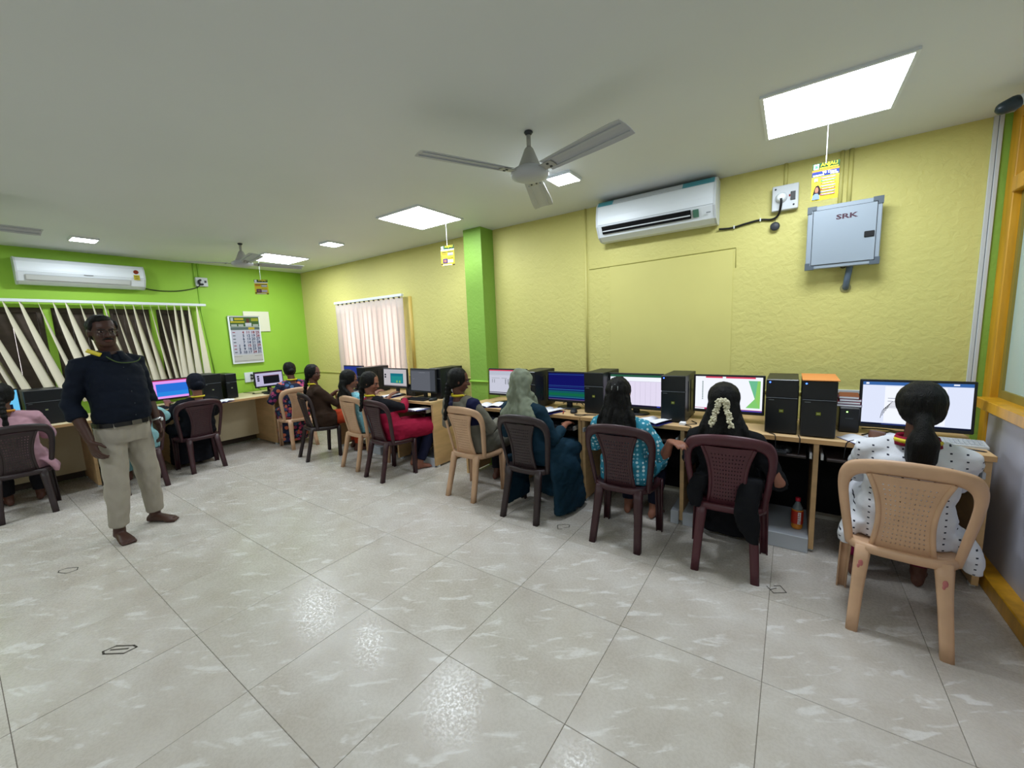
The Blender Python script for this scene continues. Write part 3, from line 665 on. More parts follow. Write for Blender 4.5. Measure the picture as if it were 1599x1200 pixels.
monitor(-.375, 3.28, .465, .285, 0, 'black monitor showing a white slide with green shapes',
    [(0, 0, 1, 1, W_), (.16, .955, .42, 1, rd), (.47, .955, .90, 1, rd), (0, .0, 1, .05, scr('#c23a6c', .8)), (0, .0, .15, .035, W_), (.60, 0, 1, .035, scr('#4a4aa8', .9)),
     ([(.80, .90), (1-.03, .90), (1-.03, .11), (.77, .11), (.895, .38)], gr), ([(.80, .90), (.93, .90), (.90, .38)], scr('#6fc096', .9)), ([(.77, .11), (.97, .11), (.895, .38)], scr('#86cf74', .9))] +
    [(.110, .30+.052*i, .124, .335+.052*i, dgr) for i in range(11)], .815)
monitor(-1.06, 3.28, .455, .30, 0, 'black monitor with a pale spreadsheet under a green title bar',
    [(0, 0, 1, 1, lil), (0, .93, 1, 1, dgr), (0, .80, 1, .93, W_), (0, 0, 1, .05, scr('#2a2440', .6)), (.92, .01, .98, .04, scr('#3a4ac8', .9))] + [(0, .795-.0*i, 1, .80, gy) for i in range(1)] + [(.1+.1*i, .05, .102+.1*i, .78, gy) for i in range(9)], .795)
st = [(0, 0, 1, 1, scr('#1a1c7a', .55))]
for z0_, z1_, c in ((.93, .96, '#2c4a9a'), (.52, .535, '#3a6ab0'), (.47, .48, '#3a5aa8'), (.38, .40, '#3a8ac0'), (.12, .34, '#1a6a72'), (.16, .26, '#1a7a56'), (.09, .11, '#3a9aa8'), (.0, .03, '#6a5a8a'), (.04, .07, '#1a2a6a')): st.append((0, z0_, 1, z1_, scr(c, .6)))
monitor(-1.685, 3.28, .43, .285, 0, 'black monitor showing a dark blue screen with green bands', st, .808)
monitor(-2.375, 3.28, .48, .28, 0, 'black monitor with a grey white page and red title bar by the green pillar',
    [(0, 0, 1, 1, scr('#d6d8e8', .8)), (0, .955, 1, 1, rd), (0, .78, 1, .955, scr('#c6ccdc', .8)), (.07, .64, .3, .655, gy), (.35, .64, .5, .66, gy), (.08, .45, .1, .60, gy), (.14, .45, .16, .60, gy), (.45, .4, .48, .62, gy), (.52, .4, .55, .62, gy), (0, .03, 1, .06, scr('#3a3a4a', .5))], .828)
monitor(-3.50, 3.17, .43, .28, 0, 'black monitor with a dim grey page at the end of the middle desk',
    [(0, 0, 1, 1, scr('#5f646c', .5)), (0, .0, .80, .93, scr('#787c86', .55)), (.08, .55, .14, .56, gy), (.35, .86, .6, .87, gy)], .818)
monitor(-4.03, 3.20, .455, .245, 0, 'black monitor with a teal picture on a pale desktop',
    [(0, 0, 1, 1, scr('#c9c4c8', .8)), (.30, .18, .86, .76, scr('#1f7f92', .7)), (.34, .22, .82, .60, scr('#2a9a9a', .7)), (.56, .22, .62, .34, scr('#8ac060', .8)), (.68, .22, .74, .34, scr('#8ac060', .8)), (.04, .62, .11, .72, scr('#2a3040', .5)), (.04, .48, .11, .58, scr('#2a3040', .5)), (0, 0, 1, .05, scr('#8a7f86', .6))], .845)
monitor(-4.99, 3.26, .45, .27, 0, 'black monitor with a deep blue screen at the far end below the blind', [(0, 0, 1, 1, scr('#3448a8', .6)), (0, .0, 1, .3, scr('#2a3a86', .6))], .835)
R90 = math.radians(90)
monitor(-6.34, 2.765, .40, .235, R90, 'black monitor with a dark window on a lilac desktop below the calendar',
    [(0, 0, 1, 1, scr('#c3bede', .85)), (.28, .14, .88, .70, scr('#23242c', .5)), (.28, .70, .88, .75, scr('#7a4a5a', .6)), (.06, .66, .14, .78, scr('#2a2a3a', .5)), (.06, .50, .14, .62, scr('#2a2a3a', .5)), (.06, .36, .14, .47, scr('#2a2a3a', .5)), (0, .94, 1, 1, scr('#5a3a4a', .6))], .815, .735)
monitor(-6.30, 1.555, .46, .26, R90, 'black monitor with a blue window on a pink desktop beside the standing man',
    [(0, 0, 1, 1, scr('#e39af0', .95)), (.28, .12, 1, .80, scr('#2a86e0', .95)), (.28, .36, 1, .80, scr('#2a70d8', .95)), (0, .95, 1, 1, scr('#c23a6a', .8))] + [(.05, .72-.16*i, .13, .80-.16*i, scr('#5a5ad0', .8)) for i in range(5)], .815, .735)
monitor(-6.28, .20, .43, .25, R90, 'black monitor with a light blue screen at the left edge', [(0, 0, 1, 1, scr('#6ac2ee', .95)), (.4, .05, .9, .35, scr('#1a2a44', .5)), (.1, .4, .35, .8, scr('#8ad2f4', .9))], .87, .735)

# ------------------------------------------------------------------ computer towers
M_case = mat('tower_case', '#16191c', .42, .4); M_case2 = mat('tower_front', '#121519', .32, .45)
def tower(x, y, rz, label, w=.172, h=.355, d=.38, z=DZ, led=True, badge='#8f9a2a'):
    """front face centred at x,y facing local -Y"""
    e = empty('computer_tower', (x, y, z), rz, label, 'computer tower', 'black computer towers')
    boxo('case', -w/2, w/2, .012, d, .008, h, M_case, e, .004)
    boxo('front_panel', -w/2-.001, w/2+.001, 0, .012, .006, h*.66, M_case2, e, .004)
    boxo('drive_cover', -w/2-.001, w/2+.001, -.002, .012, h*.672, h, M_case2, e, .004)
    boxo('trim_line', -w/2+.004, w/2-.004, -.003, .002, h*.661, h*.669, mat('trim_silver', '#7c8288', .4), e)
    print_sheet('badge', [(-.012, .40*h, .012, .40*h+.02, flat(badge)), (-.008, .40*h+.006, .008, .40*h+.014, flat('#c9cf8a'))], e, T(0, -.001, 0))
    print_sheet('maker_mark', [(-w/2+.015, h*.62, -w/2+.045, h*.63, flat('#9aa0a6'))], e, T(0, -.001, 0))
    if led:
        bm = bmesh.new(); lathe(bm, [(.005, 0), (.004, .002), (.001, .003)], 10); bmesh.ops.transform(bm, matrix=T(-w/2+.02, -.002, h-.018, PI/2), verts=bm.verts); bm_obj('power_light', bm, emis('blue_led', '#2f52ff', 3), e)
    for k in range(2): boxo('side_rib', w/2, w/2+.004, .10+.09*k, .16+.09*k, .07, h-.05, M_case2, e, .003)
    for k in range(4): boxo('foot', (-w/2+.02, w/2-.045)[k % 2], (-w/2+.045, w/2-.02)[k % 2], (.03, d-.06)[k//2], (.055, d-.035)[k//2], 0, .008, M_black2, e)
    return e
tower(.150, 3.04, 0, 'black computer tower carrying an orange board')
tower(-.040, 3.06, 0, 'black computer tower left of the one with the orange board')
tower(-.715, 3.10, 0, 'black computer tower between the spreadsheet and green slide monitors')
tower(-1.375, 3.16, 0, 'black computer tower right of the dark blue screen', led=False)
tower(-2.01, 3.10, 0, 'black computer tower beside the woman in the grey headscarf', led=False)
tower(-3.335, 3.21, 0, 'black computer tower behind the dim grey monitor', led=False, h=.35)
tower(-4.60, 3.12, 0, 'black computer tower below the window blind', led=False, h=.345)
tower(-6.16, 1.99, R90, 'larger black computer tower below the calendar', w=.20, z=.735, led=False, badge='#6a6f66')
tower(-6.20, 2.22, R90, 'slim black computer tower below the calendar, right of the larger one', w=.13, z=.735, led=False, h=.335, badge='#6a6f66')
tower(-6.16, .56, R90, 'black computer tower behind the standing man', w=.26, z=.735, led=False, badge='#6a6f66')
o = boxo('board', .062, .245, 3.03, 3.40, DZ+.356, DZ+.362, mat('orange_board', '#d98c4a', .6), None, .001); tag(o, 'flat orange board lying on a computer tower', 'board')
o = empty('power_backup', (.318, 3.27, DZ), 0, 'small black battery backup unit with green light beside the wide monitor', 'power unit')
boxo('case', -.05, .05, 0, .26, 0, .165, M_case, o, .006); boxo('front_panel', -.05, .05, -.008, 0, .004, .161, M_case2, o, .004)
bm = bmesh.new(); lathe(bm, [(.004, 0), (.001, .002)], 10); bmesh.ops.transform(bm, matrix=T(-.012, -.008, .135, PI/2), verts=bm.verts); bm_obj('power_light', bm, emis('green_led', '#9cff6a', 3), o)
print_sheet('maker_mark', [(-.02, .09, .02, .097, flat('#5a6068'))], o, T(0, -.009, 0))
for k, (c, w, lb) in enumerate((('#5a2a6a', .125, 'purple'), ('#8a2438', .115, 'dark red'), ('#6a2a5a', .11, 'plum'), ('#8a4a32', .10, 'brown'))):
    e = empty('notebook', (.318, 3.37, DZ+.165+k*.017), random.uniform(-.08, .08), '%s notebook in the pile on the battery backup unit' % lb, 'notebook', 'notebooks piled on the battery backup')
    boxo('cover', -w/2, w/2, -.09, .10, 0, .0165, mat('cover_'+lb, c, .6), e, .001); boxo('pages', -w/2+.002, w/2-.003, -.0925, -.09, .003, .0135, M_paper, e)

# ------------------------------------------------------------------ papers and books
def paper_sheet(bm, w, d, curl, M, lines=0, th=.0):
    rings = []
    for i in range(9):
        x = -w/2+w*i/8; z = curl*abs(x/(w/2))**1.5 if curl > 0 else -curl*math.sin(i/8*PI)
        rings.append([M @ V((x, -d/2+d*j/5, z+.003*math.sin(j*1.3+i))) for j in range(6)])
    loft(bm, rings, False, False)
def notebook(x, y, z, rz, w, d, label, ink=M_navyprint, kind='open'):
    e = empty('notebook', (x, y, z), rz, label, 'notebook')
    for s in (-1, 1):
        bm = bmesh.new(); rings = []
        for i in range(7):
            f = i/6; X = s*f*w/2; Z = .012*math.sin(min(1, f*1.2)*PI)*1.3 + .004 + .02*(f**3 if s > 0 else 0)
            rings.append([V((X, -d/2+d*j/4, Z+.002*math.sin(j+i))) for j in range(5)])
        loft(bm, rings, False, False); p = bm_obj('page', bm, M_paper, e, True); md = p.modifiers.new('t', 'SOLIDIFY'); md.thickness = .003
    boxo('cover', -w/2-.003, w/2+.003, -d/2-.003, d/2+.003, 0, .002, ink, e)
    return e
notebook(.435, 3.09, DZ, .5, .30, .22, 'open notebook with white pages by the woman in white')
notebook(-.86, 3.07, DZ, -.35, .24, .20, 'white open notebook in front of the spreadsheet monitor')
notebook(-1.80, 3.10, DZ, -.3, .26, .20, 'open notebook lying beside the red pen')
notebook(-2.46, 3.10, DZ, .35, .28, .20, 'open notebook with blue edge on the desk by the green pillar')
notebook(-4.03, 3.12, DZ, .1, .24, .20, 'white open notebook under the teal picture monitor')
notebook(-5.95, 2.0, .735, 1.9, .22, .16, 'folded white notebook at the edge of the green wall desk')
notebook(-4.80, 3.08, DZ, .2, .22, .16, 'white notebook beside the woman in brown')
for k in range(5):
    e = empty('exercise_book', (-3.52+.045*k, 3.03-.012*k, .641+.0*k), -.45+.06*k, 'white and blue exercise book on the tray, %s of the fanned five' % ['leftmost', 'second from left', 'middle one', 'second from right', 'rightmost'][k], 'exercise book', 'exercise books fanned on the tray')
    boxo('pages', -.08, .08, -.10, .10, .007*k, .007*k+.005, M_paper, e); boxo('spine_tape', .05, .08, -.1005, .1005, .007*k+.0005, .007*k+.0062, M_navyprint, e)
o = boxo('card', -.655, -.615, 3.035, 3.085, DZ, DZ+.02, M_paper, None, .002); tag(o, 'small white and blue card stack at the desk edge by the black dress', 'card')
o = empty('pen', (-1.635, 3.08, DZ+.004), .0, 'red pen sticking out from the open notebook', 'pen')
bm = bmesh.new(); tube(bm, [(-.02, .06, 0), (.02, -.03, 0)], .004, 8, True, True); bm_obj('barrel', bm, mat('red_pen', '#b8281e', .4), o, True)
bm = bmesh.new(); tube(bm, [(.02, -.03, 0), (.028, -.048, 0)], [.004, .0015], 8); bm_obj('tip', bm, M_black, o, True)
o = empty('pen', (.80, 3.10, DZ+.004), 0, 'thin dark pen on the desk corner by the partition', 'pen')
bm = bmesh.new(); tube(bm, [(-.07, .03, 0), (.05, -.03, 0)], .004, 8, True, True); bm_obj('barrel', bm, M_dgrey, o, True)
bm = bmesh.new(); tube(bm, [(.05, -.03, 0), (.06, -.035, 0)], [.004, .0015], 8); bm_obj('tip', bm, M_black, o, True)

def keyboard(x, y, z, rz, m, label, w=.44, d=.14):
    e = empty('keyboard', (x, y, z), rz, label, 'keyboard', 'desktop keyboards')
    bm = bmesh.new(); prism(bm, [(-d/2, 0), (d/2, 0), (d/2, .024), (-d/2, .012)], -w/2, w/2); bm_obj('base', bm, m, e)
    bm = bmesh.new()
    for r in range(5):
        for c in range(15):
            px = -w/2+.012+c*(w-.024)/15; py = -d/2+.012+r*(d-.024)/5; pz = .012+.012*(py+d/2)/d
            box(bm, px+.001, px+(w-.024)/15-.003, py+.001, py+(d-.024)/5-.003, pz, pz+.007)
    bm_obj('keys', bm, m, e)
    return e
M_kb = mat('keyboard_black', '#1b1d21', .5)
keyboard(.36+.38, 3.20, DZ, -.06, M_white2, 'white keyboard lying flat under the wide monitor', .30, .11)
keyboard(.53, 3.02, .641, 0, M_kb, 'black keyboard on the tray below the wide monitor')
keyboard(-.22, 3.04, .641, 0, M_kb, 'black keyboard on the tray in front of the black dress')
keyboard(-1.03, 3.04, .641, 0, M_kb, 'black keyboard on the tray in front of the blue printed dress')
keyboard(-1.72, 3.05, .641, 0, M_kb, 'black keyboard under the hand of the woman in the headscarf', .42)
keyboard(-2.42, 3.04, .641, 0, M_kb, 'black keyboard on the tray near the green pillar')
keyboard(-3.52, 3.055, DZ, .05, M_kb, 'black keyboard on the desk in front of the dim grey monitor', .36, .09)
keyboard(-6.12, 1.50, .735, R90, M_kb, 'black keyboard in front of the pink desktop monitor', .40)
keyboard(-6.14, 2.78, .735, R90, M_kb, 'black keyboard in front of the lilac desktop monitor', .36, .12)
def mouse(x, y, z, rz, label):
    e = empty('mouse', (x, y, z), rz, label, 'mouse', 'computer mice')
    bm = bmesh.new(); loft(bm, [ering((0, 0, zz), V((.031*k, 0, 0)), V((0, .055*k, 0)), 20) for zz, k in ((0, .95), (.012, 1), (.024, .85), (.032, .55), (.035, .2))]); bm_obj('shell', bm, M_kb, e, True)
    bm = bmesh.new(); tube(bm, [(0, .03, .027), (0, .036, .03), (0, .042, .026)], .004, 8); bm_obj('wheel', bm, M_dgrey, e)
mouse(-1.55, 3.13, DZ, .3, 'black mouse beside the dark blue screen')
mouse(-3.27, 3.10, DZ, -.2, 'black mouse at the end of the middle desk')
mouse(.0, 3.05, .641, 0, 'black mouse on the tray under the paired towers')
# speaker and small white appliance on the middle desk
e = empty('speaker', (-3.80, 3.24, DZ), 0, 'black boxy speaker between two monitors on the middle desk', 'speaker')
boxo('cabinet', -.085, .085, 0, .18, 0, .14, M_case, e, .006)
bm = bmesh.new(); lathe(bm, [(.05, 0), (.05, .004), (.04, .001), (.01, .004), (.002, .005)], 24); bmesh.ops.transform(bm, matrix=T(0, 0, .07, PI/2), verts=bm.verts); bm_obj('speaker_cone', bm, M_dgrey, e, True)
e = empty('white_appliance', (-3.20, 3.40, DZ), .9, 'white oval appliance standing beside the end computer tower', 'appliance')
bm = bmesh.new(); loft(bm, [ering((0, yy, .17), V((.065*k, 0, 0)), V((0, 0, .145*k)), 24) for yy, k in ((-.03, .85), (-.02, 1), (.02, 1), (.03, .85))]); bm_obj('shell', bm, M_white2, e, True)
bm = bmesh.new(); loft(bm, [ering((0, yy, .17), V((.045, 0, 0)), V((0, 0, .12)), 24) for yy in (-.033, -.028)]); bm_obj('face', bm, M_black, e)
bm = bmesh.new(); lathe(bm, [(.06, 0), (.06, .008), (.02, .02), (.015, .05)], 20); bm_obj('foot', bm, M_white2, e, True)
# bottle on the plinth
e = empty('drink_bottle', (.075, 3.13, .10), 0, 'orange drink bottle with red cap and label on the grey plinth', 'bottle')
m_b = bpy.data.materials.new('orange_drink'); m_b.use_nodes = True; m_b.node_tree.nodes['Principled BSDF'].inputs['Base Color'].default_value = (*lin('#d8882a'), 1); m_b.node_tree.nodes['Principled BSDF'].inputs['Roughness'].default_value = .12
bm = bmesh.new(); lathe(bm, [(.024, 0), (.031, .008), (.033, .02), (.031, .035), (.033, .05), (.033, .125), (.031, .135)], 20); bm_obj('drink', bm, m_b, e, True)
mcl = mat('clear_plastic', '#6f7a80', .1, .6)
bm = bmesh.new(); lathe(bm, [(.031, .135), (.028, .15), (.018, .17), (.0125, .185), (.0125, .195)], 20); bm_obj('neck', bm, mcl, e, True)
bm = bmesh.new(); lathe(bm, [(.0145, .19), (.0145, .212), (.012, .214), (.001, .214)], 16); bm_obj('cap', bm, mat('red_cap', '#c02338', .4), e, True)
bm = bmesh.new(); loft(bm, [[V((.0337*math.cos(a), .0337*math.sin(a), z)) for a in [2*PI*i/24 for i in range(24)]] for z in (.04, .128)], False); bm_obj('label_wrap', bm, mat('red_label', '#b8301e', .5), e, True)
text_obj('lettering', 'maaza', .034, M_white, e, T(.008, -.036, .084) @ Matrix.Rotation(-PI/2, 4, 'Y'), .0005, bold=.0006)

# cables over the desk edge and behind the monitors
def cable(pts, label, r=.003, n=6):
    bm = bmesh.new(); tube(bm, spline(pts, n), r, 6); o = bm_obj('cable', bm, M_cable, None, True); tag(o, label, 'cable'); return o
cable([(-.10, 3.05, DZ+.004), (-.07, 3.01, DZ+.004), (-.062, 2.992, DZ-.02), (-.06, 2.99, DZ-.11)], 'black cable over the desk edge under the left of the paired towers')
cable([(.055, 3.05, DZ+.004), (.06, 3.01, DZ+.004), (.065, 2.992, DZ-.015), (.06, 2.99, DZ-.11)], 'black cable over the desk edge between the paired towers')
cable([(.42, 3.2, DZ+.004), (.36, 3.10, DZ+.004), (.30, 3.01, DZ+.005), (.285, 2.992, DZ-.02), (.28, 2.99, DZ-.10)], 'black cable curling over the desk edge right of the orange board tower')
cable([(-.60, 3.20, DZ+.004), (-.55, 3.11, DZ+.006), (-.62, 3.05, DZ+.004), (-.57, 3.01, DZ+.004), (-.575, 2.992, DZ-.02), (-.57, 2.99, DZ-.10)], 'black cable looping on the desk left of the flower garland')
cable([(-1.30, 3.13, DZ+.004), (-1.42, 3.08, DZ+.004), (-1.50, 3.04, DZ+.006), (-1.44, 3.02, DZ+.004), (-1.40, 3.07, DZ+.004), (-1.33, 3.10, DZ+.004)], 'black cable looped on the desk in front of the dark blue screen')
cable([(.40, 3.42, DZ+.004), (.48, 3.36, DZ+.02), (.56, 3.40, DZ+.004), (.44, 3.30, DZ+.004), (.38, 3.22, DZ+.004)], 'black cable bundle behind the wide monitor', .004)
cable([(-6.60, 2.50, .75), (-6.45, 2.58, .742), (-6.35, 2.52, .742), (-6.25, 2.60, .742), (-6.40, 2.70, .742)], 'black cable coiled below the lilac desktop monitor', .004)
for k in range(3): cable([(-1.85+.3*k*.5, 3.50, DZ+.005), (-1.78+.12*k, 3.45, DZ+.03), (-1.70+.10*k, 3.50, DZ+.05-.01*k), (-1.60+.07*k, 3.44, DZ+.01)], 'tangled black cable behind the dark blue screen, %s of three' % ['left one', 'middle one', 'right one'][k], .004)

# worn marker outlines and stuck labels on the tiles
def floor_mark(x, y, rz, strokes, label, w=.005):
    bm = bmesh.new()
    for st in strokes: 
        for p, q in zip(st, st[1:]):
            p, q = V((*p, 0)), V((*q, 0)); n_ = (q-p).cross(V((0, 0, 1))).normalized()*w/2; t_ = (q-p).normalized()*w*.4
            f = [bm.verts.new(v+V((0, 0, .0012))) for v in (p-t_-n_, q+t_-n_, q+t_+n_, p-t_+n_)]; bm.faces.new(f)
    o = bm_obj('floor_mark', bm, mat('mark_ink', '#4b463f', .8)); o.location = (x, y, 0); o.rotation_euler = (0, 0, rz); tag(o, label, 'floor mark', 'worn marks on the tiles')
floor_mark(-1.361, 2.535, .7, [[(-.05, -.03), (-.04, .03), (.02, .035), (.05, .02), (.04, -.015), (.0, -.02)], [(-.05, -.03), (-.02, -.035)]], 'worn dark outline on the tile by the teal gown hem')
floor_mark(-.011, 2.493, .6, [[(-.04, .03), (-.04, -.03), (.03, -.03), (.035, .03)], [(-.04, .0), (.0, .01)], [(.0, .03), (.035, .03)]], 'worn dark square mark on the tile below the drink bottle')
floor_mark(-3.948, .311, .55, [[(-.06, .0), (-.04, .03), (.03, .04), (.06, .01), (.03, -.03), (-.04, -.02), (-.06, .0)]], 'worn dark oval outline on the tile left of the standing man')
floor_mark(-2.661, .321, .55, [[(-.07, -.01), (-.04, .025), (.05, .03), (.075, .02), (.05, -.02), (-.05, -.025), (-.07, -.01)], [(-.04, .0), (.04, .01)]], 'worn dark oval smear on the tile nearest the viewer', .008)

# ------------------------------------------------------------------ plastic chairs
CH_Y = lambda x, z: -.085 - (z-.38)*.20 + .75*x*x
def ch_pt(x, z, off=0): return V((x, CH_Y(x, z)+off, z))
outer = spline([(.200, 0, .365), (.220, 0, .50), (.237, 0, .62), (.243, 0, .70), (.236, 0, .757), (.210, 0, .803), (.165, 0, .825), (.09, 0, .840), (0, 0, .845)], 4)
inner = spline([(.166, 0, .365), (.182, 0, .50), (.197, 0, .62), (.200, 0, .68), (.191, 0, .722), (.168, 0, .748), (.130, 0, .760), (.07, 0, .768), (0, 0, .770)], 4)
outer = outer + [V((-p.x, 0, p.z)) for p in reversed(outer[:-1])]; inner = inner + [V((-p.x, 0, p.z)) for p in reversed(inner[:-1])]
def sheet(bm, rows, th):
    """rows of 3D points -> thick sheet (both faces and all borders), optional None cells"""
    pass
def chair_meshes():
    P = {}
    # back frame band with rolled lips
    bm = bmesh.new(); rings = []
    for a, b in zip(outer, inner):
        A, B = ch_pt(a.x, a.z), ch_pt(b.x, b.z); M1 = A.lerp(B, .15); M2 = A.lerp(B, .85)
        rings.append([A+V((0, .012, 0)), M1+V((0, .0, 0)), M1.lerp(M2, .5)+V((0, -.007, 0)), M2, B+V((0, .010, 0)), B+V((0, .013, 0)), M2+V((0, .006, 0)), M1.lerp(M2, .5)+V((0, .0, 0)), M1+V((0, .006, 0)), A+V((0, .016, 0))])
    loft(bm, rings); bmesh.ops.recalc_face_normals(bm, faces=bm.faces); P['back_frame'] = bm
    rib = spline([(.112, 0, .36), (.098, 0, .44), (.090, 0, .53), (.093, 0, .61), (.108, 0, .69), (.134, 0, .765)], 6)
    bm = bmesh.new()
    NU, NV = 25, 33
    def ribx(z):
        for p, q in zip(rib, rib[1:]):
            if p.z <= z <= q.z: return p.x+(q.x-p.x)*(z-p.z)/(q.z-p.z)
        return rib[-1].x if z > .7 else rib[0].x
    g = []
    def marks(n): 
        c_ = [0]
        for i in range(n): c_.append(c_[-1]+(.66 if i % 2 else 1.34))
        return [x/c_[-1] for x in c_]
    mu_, mv_ = marks(NU), marks(NV)
    for j in range(NV+1):
        z = .365+(.768-.365)*mv_[j]; rx = ribx(z); g.append([(rx*(2*mu_[i]-1), z) for i in range(NU+1)])
    fr_ = [[bm.verts.new(ch_pt(x, z, -.004)) for x, z in r] for r in g]; bk = [[bm.verts.new(ch_pt(x, z, .004)) for x, z in r] for r in g]
    hole = lambda i, j: i % 2 == 1 and j % 2 == 1 and 2 <= i <= NU-3 and 4 <= j <= NV-3
    ok = lambda i, j: 0 <= i < NU and 0 <= j < NV and not hole(i, j)
    for j in range(NV):
        for i in range(NU):
            if not ok(i, j): continue
            bm.faces.new((fr_[j][i], fr_[j][i+1], fr_[j+1][i+1], fr_[j+1][i])); bm.faces.new((bk[j][i], bk[j+1][i], bk[j+1][i+1], bk[j][i+1]))
            for (di, dj, a, b) in ((-1, 0, (j, i), (j+1, i)), (1, 0, (j+1, i+1), (j, i+1)), (0, -1, (j, i+1), (j, i)), (0, 1, (j+1, i), (j+1, i+1))):
                if not ok(i+di, j+dj): bm.faces.new((fr_[a[0]][a[1]], fr_[b[0]][b[1]], bk[b[0]][b[1]], bk[a[0]][a[1]]))
    bmesh.ops.recalc_face_normals(bm, faces=bm.faces); P['lattice_panel'] = bm
    for s in (-1, 1):
        bm = bmesh.new(); tube(bm, [ch_pt(s*p.x, p.z, -.002) for p in rib], .011, 8); P['back_rib%d' % s] = bm
    # seat
    bm = bmesh.new(); n = 40; rings = []
    for k, zz in ((.90, .352), (1.0, .356), (1.02, .375), (1.0, .394), (.94, .398), (.75, .390), (.45, .383), (.15, .381)):
        r = []
        for i in range(n):
            a = 2*PI*i/n; ca, sa = math.cos(a), math.sin(a); p = 3.6
            x = math.copysign(abs(ca)**(2/p), ca); y = math.copysign(abs(sa)**(2/p), sa)
            wx = .205+.018*y
            r.append(V((x*wx*k, .055+y*.185*k, zz+.010*max(0, -y)*k)))
        rings.append(r)
    loft(bm, rings); P['seat'] = bm
    def leg(pts, ws, ds, outw):
        bm = bmesh.new(); rings = []
        for p, w, d in zip(pts, ws, ds):
            u, v = V((w/2, 0, 0)), V((0, d/2, 0)); p = V(p)
            rings.append([p-u-v, p-u*.6-v*1.35, p+u*.6-v*1.35, p+u-v, p+u+v*.8, p+u*.7+v, p+u*.62-v*.3, p-u*.62-v*.3, p-u*.7+v, p-u+v*.8])
        loft(bm, rings); bmesh.ops.recalc_face_normals(bm, faces=bm.faces); return bm
    for s in (-1, 1):
        P['legr%d' % s] = leg([(s*.132, -.095, .395), (s*.137, -.112, .33), (s*.146, -.140, .20), (s*.153, -.172, .08), (s*.157, -.192, 0)], (.060, .056, .048, .045, .044), (.034, .034, .032, .032, .034), s)
        L_ = leg([(s*.188, -.20, .385), (s*.190, -.195, .30), (s*.196, -.188, .15), (s*.200, -.182, 0)], (.055, .052, .047, .044), (.034, .034, .032, .032), s)
        bmesh.ops.rotate(L_, matrix=Matrix.Rotation(PI, 3, 'Z'), verts=L_.verts); P['legf%d' % s] = L_
    return P
CHP = {}
for k, bm in chair_meshes().items():
    me = bpy.data.meshes.new(k.rstrip('-1')); bm.to_mesh(me); bm.free()
    if k != 'lattice_panel': me.polygons.foreach_set('use_smooth', [True]*len(me.polygons))
    me.materials.append(None); CHP[k] = me
def plastic(name, c, rough=.42, dirt=None):
    return mat(name, c, rough, .45, bump=.05, bscale=200, var=.08, vscale=9)
M_beige = plastic('beige_plastic', '#c6a080'); M_maroon = plastic('maroon_plastic', '#4a2029'); M_brown = plastic('dark_brown_plastic', '#2c1f21'); M_maroon2 = plastic('dark_maroon_plastic', '#371a20')
def chair(x, y, rz, m, label):
    e = empty('plastic_chair', (x, y, 0), rz, label, 'chair', 'moulded plastic chairs')
    for k, me in CHP.items():
        nm = 'leg' if k.startswith('leg') else 'back_rib' if k.startswith('back_rib') else k
        o = bpy.data.objects.new(nm, me); C.objects.link(o); o.parent = e
        o.material_slots[0].link = 'OBJECT'; o.material_slots[0].material = m
    return e
D_ = math.radians
ca_ = chair(.462, 2.515, D_(-5), M_beige, 'beige plastic chair with red smudges on its rear legs, nearest the viewer')
M_red = mat('red_smudge', '#b46a68', .6)
for lg in [c_ for c_ in ca_.children if c_.name.startswith('leg') and min(v.co.y for v in c_.data.vertices) < -.15]:
    sx_ = math.copysign(1, sum(v.co.x for v in lg.data.vertices)); bm = bmesh.new(); ell(bm, (sx_*.139, -.137, .31), .010, .0045, .022, None, 10); ell(bm, (sx_*.141-.006, -.139, .295), .007, .0045, .015, None, 8)
    bm_obj('paint_smudge', bm, M_red, lg, True)
chair(-.285, 2.67, D_(3), M_maroon, 'maroon plastic chair holding the woman in the black dress')
chair(-.935, 2.65, 0, M_maroon2, 'maroon plastic chair holding the woman in the blue printed top')
chair(-1.71, 2.645, D_(0), M_brown, 'dark brown plastic chair holding the woman in the headscarf')
chair(-2.395, 2.725, D_(-2), M_beige, 'beige plastic chair of the woman with the braid by the pillar')
chair(-3.515, 2.635, D_(-5), M_maroon2, 'dark maroon plastic chair of the woman in crimson')
chair(-4.07, 2.715, D_(-3), M_beige, 'beige plastic chair between the crimson and brown clothed women')
chair(-4.915, 2.64, D_(-12), M_brown, 'dark brown plastic chair of the woman in the brown top')
chair(-5.79, 1.67, R90, M_maroon2, 'maroon plastic chair of the woman in black at the green wall desk')
chair(-5.60, 1.07, R90, M_maroon2, 'dark maroon plastic chair mostly hidden by the standing man')
chair(-5.72, .29, D_(88), M_brown, 'dark brown plastic chair of the woman in pink at the left edge')
chair(-5.69, 2.80, D_(80), M_beige, 'beige plastic chair of the woman in the floral dress')

